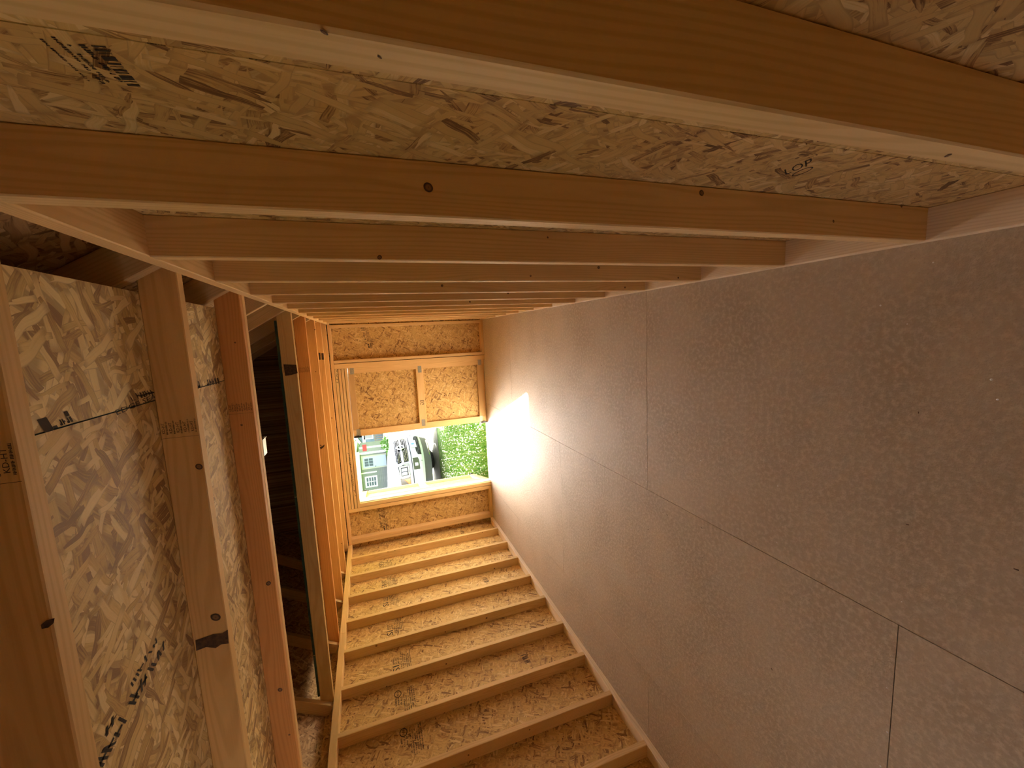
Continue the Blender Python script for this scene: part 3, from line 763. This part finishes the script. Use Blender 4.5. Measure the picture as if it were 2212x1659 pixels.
# ---- white pickup truck, front turned towards the shed
M['paint'] = flat('white_car_paint', (0.34, 0.39, 0.44), 0.4, spec=0.3)
M['chrome'] = flat('chrome', (0.82, 0.83, 0.85), 0.12, metal=1.0)
M['grille'] = flat('grille_black', (0.006, 0.006, 0.007), 0.7, spec=0.15)
M['plastic'] = flat('grey_plastic', (0.045, 0.05, 0.06), 0.6)
M['rubber'] = noisy('tyre_rubber', (0.018, 0.019, 0.02), (0.035, 0.036, 0.038), 30, 0.85)
M['glass_dark'] = flat('tinted_glass', (0.02, 0.025, 0.03), 0.06, spec=0.8)
M['lamp_dark'] = flat('lamp_housing', (0.03, 0.03, 0.034), 0.25)
M['lamp_white'] = flat('lamp_strip', (0.88, 0.90, 0.92), 0.25)
M['amber'] = flat('amber_lens', (0.60, 0.13, 0.02), 0.25)
M['rim'] = flat('wheel_rim', (0.35, 0.36, 0.38), 0.3, metal=0.9)
M['blue_mark'] = flat('plate_blue', (0.06, 0.20, 0.55), 0.5)
TN = (-2.93, 10.15)
TANG = math.radians(-17)
truck = empty('pickup_truck', (TN[0], TN[1], gz(TN[1]) + 0.0), TANG)
tag(truck, 'white pickup truck parked on the grass outside the open shed door', 'truck')
MT = MW['pickup_truck']
def setb(s): return 0.16 * s * s + 0.27 * s ** 4
def pxz(z):
    pts = [(0.25, -0.10), (0.44, -0.03), (0.52, 0.02), (0.74, 0.02), (0.77, -0.02), (1.05, -0.05), (1.18, -0.11), (1.3, -0.2)]
    for (a, xa), (b, xb) in zip(pts, pts[1:]):
        if z <= b: return xa + (xb - xa) * max(0, (z - a) / (b - a))
    return pts[-1][1]
def front(s, z, off=0.0): return (pxz(z) - setb(s) + off, s * 1.0 + off * 0.5 * s, z)
def fpatch(name, s0, s1, zlo, zhi, off, mat, ns=12, nz=3, parent=None, back=0.04):
    if not callable(zlo): a = zlo; zlo = lambda s: a
    if not callable(zhi): b = zhi; zhi = lambda s: b
    vv, ff = [], []
    for i in range(ns + 1):
        s = s0 + (s1 - s0) * i / ns
        for j in range(nz + 1):
            z = zlo(s) + (zhi(s) - zlo(s)) * j / nz
            vv.append(front(s, z, off))
    N = nz + 1
    for i in range(ns):
        for j in range(nz): ff.append((i * N + j, (i + 1) * N + j, (i + 1) * N + j + 1, i * N + j + 1))
    ring = [i * N for i in range(ns + 1)] + [ns * N + j for j in range(1, N)] + [i * N + nz for i in range(ns - 1, -1, -1)] + [j for j in range(nz - 1, 0, -1)]
    b0 = len(vv)
    for k in ring: vv.append((vv[k][0] - back, vv[k][1], vv[k][2]))
    n = len(ring)
    for k in range(n): ff.append((ring[k], b0 + k, b0 + (k + 1) % n, ring[(k + 1) % n]))
    me = mesh(name, vv, ff, mat)
    bm = bmesh.new(); bm.from_mesh(me); bmesh.ops.recalc_face_normals(bm, faces=bm.faces); bm.to_mesh(me); bm.free()
    return link(name, me, parent or truck, MT)
fpatch('front_panel', -1, 1, 0.75, 1.17, 0.0, M['paint'], 28, 6)
bump = fpatch('bumper', -1, 1, lambda s: 0.43 + 0.05 * s * s, lambda s: 0.735 + 0.0 * s, 0.035, M['paint'], 28, 5, back=0.12)
fpatch('bumper_gap', -1, 1, 0.735, 0.752, 0.006, M['grille'], 28, 1)
fpatch('valance', -0.93, 0.93, lambda s: 0.25 + 0.06 * s * s, lambda s: 0.43 + 0.05 * s * s, 0.01, M['plastic'], 24, 3, back=0.25)
fpatch('skid_trim', -0.35, 0.35, 0.27, 0.30, 0.02, M['chrome'], 10, 1)
gr = fpatch('grille', -0.54, 0.54, lambda s: 0.80 + 0.10 * max(0, abs(s) - .38), lambda s: 1.10 - 0.35 * max(0, abs(s) - .42), 0.008, M['grille'], 20, 4)
fpatch('grille_trim', -0.56, 0.56, 1.10, 1.125, 0.014, M['chrome'], 20, 1, gr); fpatch('grille_trim', -0.56, 0.56, 0.775, 0.80, 0.014, M['chrome'], 20, 1, gr)
for sg in (-1, 1): fpatch('grille_trim', sg * 0.54, sg * 0.58, 0.80, 1.10, 0.014, M['chrome'], 3, 3, gr)
fpatch('grille_bar', -0.60, 0.60, 0.925, 0.98, 0.02, M['chrome'], 24, 1, gr)
vv, ff = [], []
for r in range(6):
    z = (0.825, 0.862, 0.898, 1.005, 1.04, 1.075)[r]
    for i in range(-12, 13):
        s = (i + (r % 2) * .5) * 0.042
        if abs(s) > .51 or (abs(s) < .12 and .88 < z < 1.02): continue
        k = len(vv); vv += [front(s - .007, z - .006, .016), front(s + .007, z - .006, .016), front(s + .007, z + .006, .018), front(s - .007, z + .006, .018)]; ff.append((k, k + 1, k + 2, k + 3))
tag(link('grille_mesh', mesh('grille_mesh', vv, ff, M['chrome']), gr, MT), kind='stuff')
# round badge: a ring with a bar across it
def torus(R, r, n=28, m=8):
    vv, ff = [], []
    for i in range(n):
        a = 2 * math.pi * i / n
        for j in range(m):
            b = 2 * math.pi * j / m
            vv.append((r * math.sin(b), (R + r * math.cos(b)) * math.cos(a), (R + r * math.cos(b)) * math.sin(a)))
    for i in range(n):
        for j in range(m): ff.append((i * m + j, ((i + 1) % n) * m + j, ((i + 1) % n) * m + (j + 1) % m, i * m + (j + 1) % m))
    return vv, ff
tv, tf = torus(0.082, 0.02)
badge = link('badge', mesh('badge', tv, tf, M['chrome'], True), truck, MT @ Matrix.Translation((0.0, 0, 0.955)))
boxes('badge_bar', badge, [(-0.012, 0.02, -0.10, 0.10, -0.022, 0.022)], M['chrome'], MT @ Matrix.Translation((0.0, 0, 0.955)), 0.006)
for sg in (-1, 1):
    hz0 = lambda s: 0.80 + 0.02 * abs(s); hz1 = lambda s: 1.075 - 0.10 * max(0, abs(s) - .6)
    hl = fpatch('headlight', sg * 0.62, sg * 0.985, hz0, hz1, 0.012, M['lamp_dark'], 10, 4)
    fpatch('lamp_strip', sg * 0.64, sg * 0.86, 1.02, 1.05, 0.02, M['lamp_white'], 6, 1, hl); fpatch('lamp_strip', sg * 0.64, sg * 0.86, 0.825, 0.85, 0.02, M['lamp_white'], 6, 1, hl)
    fpatch('lamp_strip', sg * 0.84, sg * 0.87, 0.85, 1.02, 0.02, M['lamp_white'], 2, 2, hl); fpatch('lamp_strip', sg * 0.635, sg * 0.655, 0.85, 1.02, 0.02, M['lamp_white'], 2, 2, hl)
    fpatch('projector', sg * 0.69, sg * 0.75, 0.88, 1.0, 0.018, M['chrome'], 3, 2, hl); fpatch('projector', sg * 0.77, sg * 0.82, 0.88, 1.0, 0.018, M['chrome'], 3, 2, hl)
    fpatch('amber_marker', sg * 0.90, sg * 0.975, lambda s: 0.83, lambda s: 0.83 + 1.3 * (0.985 - abs(s)) + .02, 0.02, M['amber'], 4, 1, hl)
    fg = fpatch('fog_recess', sg * 0.52, sg * 0.80, lambda s: 0.575 + .25 * max(0, .6 - abs(s)), lambda s: 0.72, 0.040, M['lamp_dark'], 8, 2)
    fpatch('fog_trim', sg * 0.50, sg * 0.83, 0.555, 0.575, 0.046, M['paint'], 8, 1, fg); fpatch('fog_trim', sg * 0.80, sg * 0.83, 0.575, 0.72, 0.046, M['paint'], 2, 2, fg)
    fpatch('fog_lamp', sg * 0.66, sg * 0.72, 0.61, 0.68, 0.044, M['lamp_white'], 3, 2, fg)
    fpatch('parking_sensor', sg * 0.60, sg * 0.62, 0.50, 0.52, 0.038, M['plastic'], 2, 1)
lo = fpatch('lower_grille', -0.42, 0.42, lambda s: 0.49, lambda s: 0.61 - .25 * max(0, abs(s) - .3), 0.040, M['grille'], 16, 2)
for i in range(3): fpatch('slat', -0.40, 0.40, 0.505 + i * .032, 0.515 + i * .032, 0.046, M['plastic'], 14, 1, lo)
pl = boxes('licence_plate', truck, [(0.058, 0.066, -0.16, 0.16, 0.575, 0.73)], M['white_paint'], MT, 0.003)
k = 20; dv = [(0.0675, 0.045 * math.cos(2 * math.pi * i / k), 0.655 + 0.045 * math.sin(2 * math.pi * i / k)) for i in range(k)]
link('plate_emblem', mesh('plate_emblem', dv, [tuple(range(k))], M['blue_mark']), pl, MT)
# hood
vv, ff = [], []
ns, nx = 20, 8
for i in range(ns + 1):
    s = -1 + 2 * i / ns
    for j in range(nx + 1):
        t = j / nx; x0 = front(s, 1.17)[0]; x = x0 + (-1.75 - x0) * t
        z = 1.17 + (0.055 * min(1, t * 6)) * (1 - abs(s) ** 6) + 0.10 * t * (1 - 0.5 * s * s) + (0.025 * min(1, t * 5) if abs(s) < .55 else 0)
        vv.append((x, s * 1.0, z))
for i in range(ns):
    for j in range(nx): ff.append((i * 9 + j, i * 9 + j + 1, i * 9 + j + 10, i * 9 + j + 9))
hd = mesh('hood', vv, ff, M['paint'], True); bm = bmesh.new(); bm.from_mesh(hd); bmesh.ops.recalc_face_normals(bm, faces=bm.faces); bm.to_mesh(hd); bm.free()
link('hood', hd, truck, MT)
# sides with wheel arches
FA, RA, WR = -1.06, -4.62, 0.415
def side_outline():
    out = [(-0.46, 1.17), (-0.47, 0.78), (-0.52, 0.62)]
    for i in range(13):
        a = math.pi * (0.12 + 0.76 * i / 12); out.append((FA + 0.50 * math.cos(a), WR + 0.52 * math.sin(a)))
    out += [(FA - 0.52, 0.40), (RA + 0.52, 0.40)]
    for i in range(13):
        a = math.pi * (0.06 + 0.88 * i / 12); out.append((RA + 0.50 * math.cos(a), WR + 0.52 * math.sin(a)))
    out += [(RA - 0.52, 0.50), (-5.75, 0.55), (-5.75, 1.32), (-3.85, 1.32), (-3.85, 1.27), (-1.75, 1.24)]
    return out
ol = side_outline(); n = len(ol)
for sg in (-1, 1):
    vv = [(x, sg * 1.0, z) for x, z in ol] + [(x, sg * 0.93, z) for x, z in ol]
    me = mesh('body_side', vv, [tuple(range(n)), tuple(reversed(range(n, 2 * n)))] + [(i, n + i, n + (i + 1) % n, (i + 1) % n) for i in range(n)], M['paint'])
    bm = bmesh.new(); bm.from_mesh(me); bmesh.ops.recalc_face_normals(bm, faces=bm.faces); bm.to_mesh(me); bm.free()
    link('body_side', me, truck, MT)
boxes('underbody', truck, [(-5.6, -0.75, -0.62, 0.62, 0.36, 0.78)], M['plastic'], MT)
boxes('cargo_bed', truck, [(-5.72, -3.86, -0.92, 0.92, 0.78, 0.86)], M['plastic'], MT); boxes('tailgate', truck, [(-5.79, -5.73, -0.93, 0.93, 0.55, 1.32)], M['paint'], MT, 0.01)
def hexa(name, lo_, hi_, mat, parent=truck):
    """frustum from two rectangles (x0,x1,y0,y1,z)"""
    v = []
    for (x0, x1, y0, y1, z) in (lo_, hi_): v += [(x0, y0, z), (x1, y0, z), (x1, y1, z), (x0, y1, z)]
    return link(name, mesh(name, v, [(3, 2, 1, 0), (4, 5, 6, 7), (0, 1, 5, 4), (1, 2, 6, 5), (2, 3, 7, 6), (3, 0, 4, 7)], mat), parent, MT)
cab = hexa('cab_lower', (-3.84, -1.70, -0.93, 0.93, 0.80), (-3.84, -1.72, -0.92, 0.92, 1.27), M['paint'])
hexa('cab_glass', (-3.82, -1.78, -0.90, 0.90, 1.27), (-3.62, -2.50, -0.72, 0.72, 1.84), M['glass_dark'])
hexa('cab_roof', (-3.66, -2.46, -0.75, 0.75, 1.84), (-3.55, -2.60, -0.66, 0.66, 1.93), M['paint'])
for sg in (-1, 1):
    for (xa, xb, xc, xd) in ((-1.75, -1.83, -2.55, -2.47), (-2.78, -2.86, -2.90, -2.82), (-3.78, -3.86, -3.66, -3.58)):
        v = [(xa, sg * .935, 1.25), (xb, sg * .935, 1.25), (xc, sg * .735, 1.86), (xd, sg * .735, 1.86)]; v += [(x, y - sg * .05, z) for x, y, z in v]
        link('pillar', mesh('pillar', v, [(0, 1, 2, 3), (7, 6, 5, 4), (0, 4, 5, 1), (1, 5, 6, 2), (2, 6, 7, 3), (3, 7, 4, 0)], M['paint']), truck, MT)
    mi = boxes('door_mirror', truck, [(-2.16, -2.02, sg * 1.08 - .12, sg * 1.08 + .12, 1.24, 1.50)], M['paint'], MT, 0.04)
    boxes('mirror_arm', truck, [(-2.12, -2.05, min(sg * .90, sg * 1.02), max(sg * .90, sg * 1.02), 1.22, 1.28)], M['plastic'], MT)
# wheels
prof = [(0.20, -0.10), (0.24, -0.135), (0.36, -0.145), (0.40, -0.12), (0.41, -0.06), (0.41, 0.06), (0.40, 0.12), (0.36, 0.145), (0.24, 0.135), (0.20, 0.10)]
def lathe(pr, n=36):
    vv, ff = [], []; m = len(pr)
    for i in range(n):
        a = 2 * math.pi * i / n
        for r, w in pr: vv.append((r * math.cos(a), w, r * math.sin(a)))
    for i in range(n):
        for j in range(m - 1): ff.append((i * m + j, ((i + 1) % n) * m + j, ((i + 1) % n) * m + j + 1, i * m + j + 1))
    return vv, ff
tyv, tyf = lathe(prof); TY = mesh('tyre', tyv, tyf, M['rubber'], True)
bv, bf = [], []
for i in range(44):
    a0 = 2 * math.pi * i / 44
    for k2, (w0, w1) in enumerate(((-.125, -.075), (-.06, -.01), (.01, .06), (.075, .125))):
        a = a0 + (k2 % 2) * .07; da = 0.048; k = len(bv)
        for r in (0.405, 0.424 - (0.006 if k2 in (0, 3) else 0)):
            for aa, w in ((a - da, w0), (a + da, w0), (a + da, w1), (a - da, w1)): bv.append((r * math.cos(aa), w, r * math.sin(aa)))
        bf += [tuple(k + q for q in f4) for f4 in ((4, 5, 6, 7), (0, 1, 5, 4), (1, 2, 6, 5), (2, 3, 7, 6), (3, 0, 4, 7))]
TB = mesh('tread', bv, bf, M['rubber'])
rv, rf = lathe([(0.0, 0.03), (0.07, 0.035), (0.09, 0.02), (0.17, 0.05), (0.205, 0.09), (0.205, -0.09), (0.0, -0.08)], 28); RM = mesh('rim', rv, rf, M['rim'], True)
for (x, steer) in ((FA, math.radians(-6)), (RA, 0)):
    for sg in (-1, 1):
        mw = MT @ Matrix.Translation((x, sg * 0.83, 0.415)) @ Matrix.Rotation(steer + (math.pi if sg < 0 else 0), 4, 'Z')
        w = link('wheel', TY, truck, mw); tag(link('tread', TB, w, mw), kind='stuff'); link('rim', RM, w, mw)

# ---- grey garden building with a white door, beyond the truck
M['siding'] = noisy('grey_siding', (0.20, 0.205, 0.19), (0.24, 0.245, 0.23), 3.0, 0.7)
M['cream'] = flat('cream_trim', (0.46, 0.45, 0.36), 0.6); M['pale_door'] = flat('pale_door', (0.44, 0.50, 0.58), 0.5)
M['pane'] = flat('window_pane', (0.10, 0.12, 0.15), 0.08, spec=0.8); M['shingle'] = noisy('pale_roof', (0.50, 0.51, 0.53), (0.60, 0.61, 0.62), 4, 0.8)
M['house_blue'] = noisy('blue_siding', (0.10, 0.14, 0.21), (0.13, 0.17, 0.25), 3, 0.7); M['rail_wood'] = noisy('deck_wood', (0.16, 0.10, 0.075), (0.22, 0.145, 0.11), 6, 0.8)
M['red'] = flat('red_paint', (0.45, 0.03, 0.04), 0.5); M['skirt_grey'] = flat('blue_grey_skirt', (0.13, 0.16, 0.19), 0.7)
YS = 38.0
def at(u, v, y=YS): return on_y(u, v, y)
gb = empty('garden_building', (at(800, 990).x, YS, gz(YS))); tag(gb, 'grey sided garden building with white door and paned window behind the truck', 'building')
xr, z0 = at(806, 976).x, gz(YS); ztop = at(778, 1010).z; xl = xr - 6.2
boxes('wall', gb, [(xl, xr, YS, YS + 4, z0, ztop)], M['siding'])
zz = z0 + .1; k = 0
while zz < ztop - .16:      # lap siding, one board after another
    lumber('siding_board', gb, xl, xr, YS - 0.03, YS - 0.002, zz, zz + 0.155, 'x', M['siding'], (1, 1, 1)); zz += 0.165
boxes('fascia', gb, [(xl - .3, xr + .25, YS - .42, YS - .36, ztop - .05, ztop + .17)], M['white_paint'])
boxes('soffit', gb, [(xl - .3, xr + .25, YS - .36, YS, ztop - .02, ztop)], M['white_paint'])
rv = [(xl - .3, YS - .4, ztop + .18), (xr + .25, YS - .4, ztop + .18), (xr + .25, YS + 2, ztop + 1.2), (xl - .3, YS + 2, ztop + 1.2), (xr + .25, YS + 4.4, ztop + .18), (xl - .3, YS + 4.4, ztop + .18)]
link('roof', mesh('roof', rv, [(0, 1, 2, 3), (3, 2, 4, 5), (0, 3, 5), (1, 4, 2), (0, 5, 4, 1)], M['shingle']), gb)
boxes('corner_trim', gb, [(xr - .12, xr + .03, YS - .05, YS + .1, z0, ztop)], M['white_paint'])
da, db = at(800, 983).x, at(800, 1012).x; dt = at(781, 1000).z
dr = boxes('entrance_door', gb, [(db + .12, da - .12, YS - .06, YS - .03, z0 + .05, dt - .12)], M['pale_door'])
for bx in ((db, db + .12, z0, dt), (da - .12, da, z0, dt)): boxes('door_casing', dr, [(bx[0], bx[1], YS - .08, YS - .03, bx[2], bx[3])], M['cream'])
boxes('door_casing', dr, [(db + .12, da - .12, YS - .08, YS - .03, dt - .12, dt)], M['cream'])
dw = (da - db - .5) / 3
for i in range(3):
    for j in range(2): boxes('pane', dr, [(db + .25 + i * dw, db + .25 + (i + .88) * dw, YS - .065, YS - .058, dt - .98 + j * .38, dt - .64 + j * .38)], M['pane'])
boxes('handle', dr, [(db + .16, db + .20, YS - .11, YS - .06, z0 + .95, z0 + 1.05)], M['black_metal'])
wa, wb = at(800, 1028).x, at(800, 1052).x; wt, wz = at(789, 1040).z, at(816, 1040).z
wf = boxes('window_frame', gb, [(wb, wa, YS - .07, YS - .03, wz, wt)], M['white_paint'])
pw, ph = (wa - wb - .2) / 2, (wt - wz - .2) / 4
for i in range(2):
    for j in range(4): boxes('pane', wf, [(wb + .1 + i * pw + .03, wb + .1 + (i + 1) * pw - .03, YS - .075, YS - .068, wz + .1 + j * ph + .03, wz + .1 + (j + 1) * ph - .03)], M['pane'])
boxes('batten', gb, [(at(800, 1020).x - .06, at(800, 1020).x + .06, YS - .06, YS - .03, wz, ztop)], M['white_paint'])

# ---- blue house with a deck railing, further back
YH = 47.0
hb = empty('blue_house', (at(800, 935, YH).x, YH, gz(YH))); tag(hb, 'blue sided house with white trim and a wooden deck railing', 'house')
hl_ = at(790, 958, YH).x; hr_ = hl_ + 9.0; hz = gz(YH); ht = at(783, 945, YH).z; hm = (hl_ + hr_) / 2
boxes('wall', hb, [(hl_, hr_, YH, YH + 8, hz, ht)], M['house_blue'])
pk = at(757, 925, YH).z + 1.6
v = [(hl_, YH, ht), (hr_, YH, ht), (hm, YH, pk), (hl_, YH + 8, ht), (hr_, YH + 8, ht), (hm, YH + 8, pk)]
link('gable', mesh('gable', v, [(0, 1, 2), (5, 4, 3), (0, 3, 4, 1)], M['house_blue']), hb)
for sg in (-1, 1):
    xe = hm + sg * (hr_ - hl_) / 2
    ex = xe + sg * .4; ez = ht - .4 * (pk - ht) / ((hr_ - hl_) / 2)
    v = [(hm, YH - .4, pk + .05), (ex, YH - .4, ez + .05), (ex, YH + 8.4, ez + .05), (hm, YH + 8.4, pk + .05)]; v += [(x, y, z + .12) for x, y, z in v]
    link('roof', mesh('roof', v, [(3, 2, 1, 0), (4, 5, 6, 7), (0, 1, 5, 4), (1, 2, 6, 5), (2, 3, 7, 6), (3, 0, 4, 7)], M['shingle']), hb)
    v = [(hm, YH - .45, pk + .02), (ex, YH - .45, ez + .02), (ex, YH - .45, ez + .30), (hm, YH - .45, pk + .30)]; v += [(x, y + .05, z) for x, y, z in v]
    link('rake_trim', mesh('rake_trim', v, [(3, 2, 1, 0), (4, 5, 6, 7), (0, 1, 5, 4), (1, 2, 6, 5), (2, 3, 7, 6), (3, 0, 4, 7)], M['white_paint']), hb)
boxes('eave_trim', hb, [(hl_, hr_, YH - .06, YH - .01, ht - .28, ht + .02)], M['white_paint'])
wa, wb = at(790, 936, YH).x, at(790, 949, YH).x; wt, wz = at(783, 940, YH).z, at(806, 940, YH).z
for k in range(3):
    x0 = wb + k * 2.6
    wf = boxes('window_frame', hb, [(x0, x0 + 1.5, YH - .06, YH - .01, wz, wt - .1)], M['white_paint'])
    for i in range(2): boxes('pane', wf, [(x0 + .1 + i * .68, x0 + .1 + i * .68 + .6, YH - .07, YH - .055, wz + .12, wt - .22)], M['pane'])
yd = YH - 3.0
dk = empty('deck', (hl_ + 2, yd, gz(yd))); tag(dk, 'raised wooden deck with upright balusters in front of the blue house', 'deck')
zt_ = at(809, 945, yd).z; zb_ = at(831, 945, yd).z; x0d, x1d = at(815, 957, yd).x, at(815, 957, yd).x + 7
boxes('deck_floor', dk, [(x0d, x1d, yd, YH - .1, zb_ - .15, zb_)], M['rail_wood'])
boxes('skirt', dk, [(x0d, x1d, yd + .03, yd + .08, gz(yd), zb_ - .15)], M['skirt_grey'])  # blue-grey is the skirt's own colour
boxes('top_rail', dk, [(x0d, x1d, yd - .05, yd + .07, zt_ - .07, zt_)], M['rail_wood']); boxes('bottom_rail', dk, [(x0d, x1d, yd - .02, yd + .04, zb_ + .06, zb_ + .12)], M['rail_wood'])
x = x0d; i = 0
while x < x1d:
    w_ = .12 if i % 8 == 0 else .055
    boxes('post' if i % 8 == 0 else 'baluster', dk, [(x, x + w_, yd - .02, yd + .04, zb_ + (.0 if i % 8 == 0 else .12), zt_ - .07)], M['rail_wood']); x += .21; i += 1

# ---- red box on a post between the two buildings
ym = 35.5; p_t, p_b = at(783, 968, ym), at(792, 968, ym)
mb = empty('red_sign', (p_t.x, ym, gz(ym))); tag(mb, 'small red board on a white post between the grey building and blue house', 'sign')
boxes('board', mb, [(p_t.x - .28, p_t.x + .28, ym - .06, ym, p_b.z, p_t.z)], M['red']); boxes('post', mb, [(p_t.x - .06, p_t.x + .06, ym, ym + .1, gz(ym), p_t.z + .25)], M['white_paint'])

# ---- shrubs and a far tree
M['leaf'] = gblade('leaf_green', (0.04, 0.10, 0.02), (0.13, 0.24, 0.05)); M['trunk'] = noisy('trunk', (0.10, 0.07, 0.05), (0.18, 0.13, 0.10), 20, 0.9)
def leafy(name, c, rx, rz, n, size, label, cat, trunk=True):
    t = empty(name, (c[0], c[1], gz(c[1]))); tag(t, label, cat)
    vv, ff = [], []
    for _ in range(n):
        d = Vector((random.gauss(0, 1), random.gauss(0, 1), random.gauss(0, 1))).normalized() * random.random() ** .4
        p = Vector((c[0] + d.x * rx, c[1] + d.y * rx, c[2] + d.z * rz)); a = Vector((random.gauss(0, 1), random.gauss(0, 1), random.gauss(0, 1))).normalized(); b = a.orthogonal().normalized()
        k = len(vv); s_ = size * random.uniform(.6, 1.3); vv += [p - a * s_, p + b * s_ * .45, p + a * s_, p - b * s_ * .45]; ff.append((k, k + 1, k + 2, k + 3))
    tag(link('foliage', mesh('foliage', vv, ff, M['leaf']), t), kind='stuff')
    boxes('trunk', t, [(c[0] - .06, c[0] + .06, c[1] - .06, c[1] + .06, gz(c[1]) - .05, c[2])], M['trunk'])
pb = at(833, 960, 33)
leafy('shrub', (pb.x, 33, pb.z - .5), .75, .9, 900, .10, 'dark green rounded shrub beside the gravel drive', 'shrub')
pb = at(772, 968, 70)
leafy('tree', (pb.x, 70, pb.z - 1.2), 1.8, 2.2, 1500, .25, 'green tree standing far behind the two buildings', 'tree')
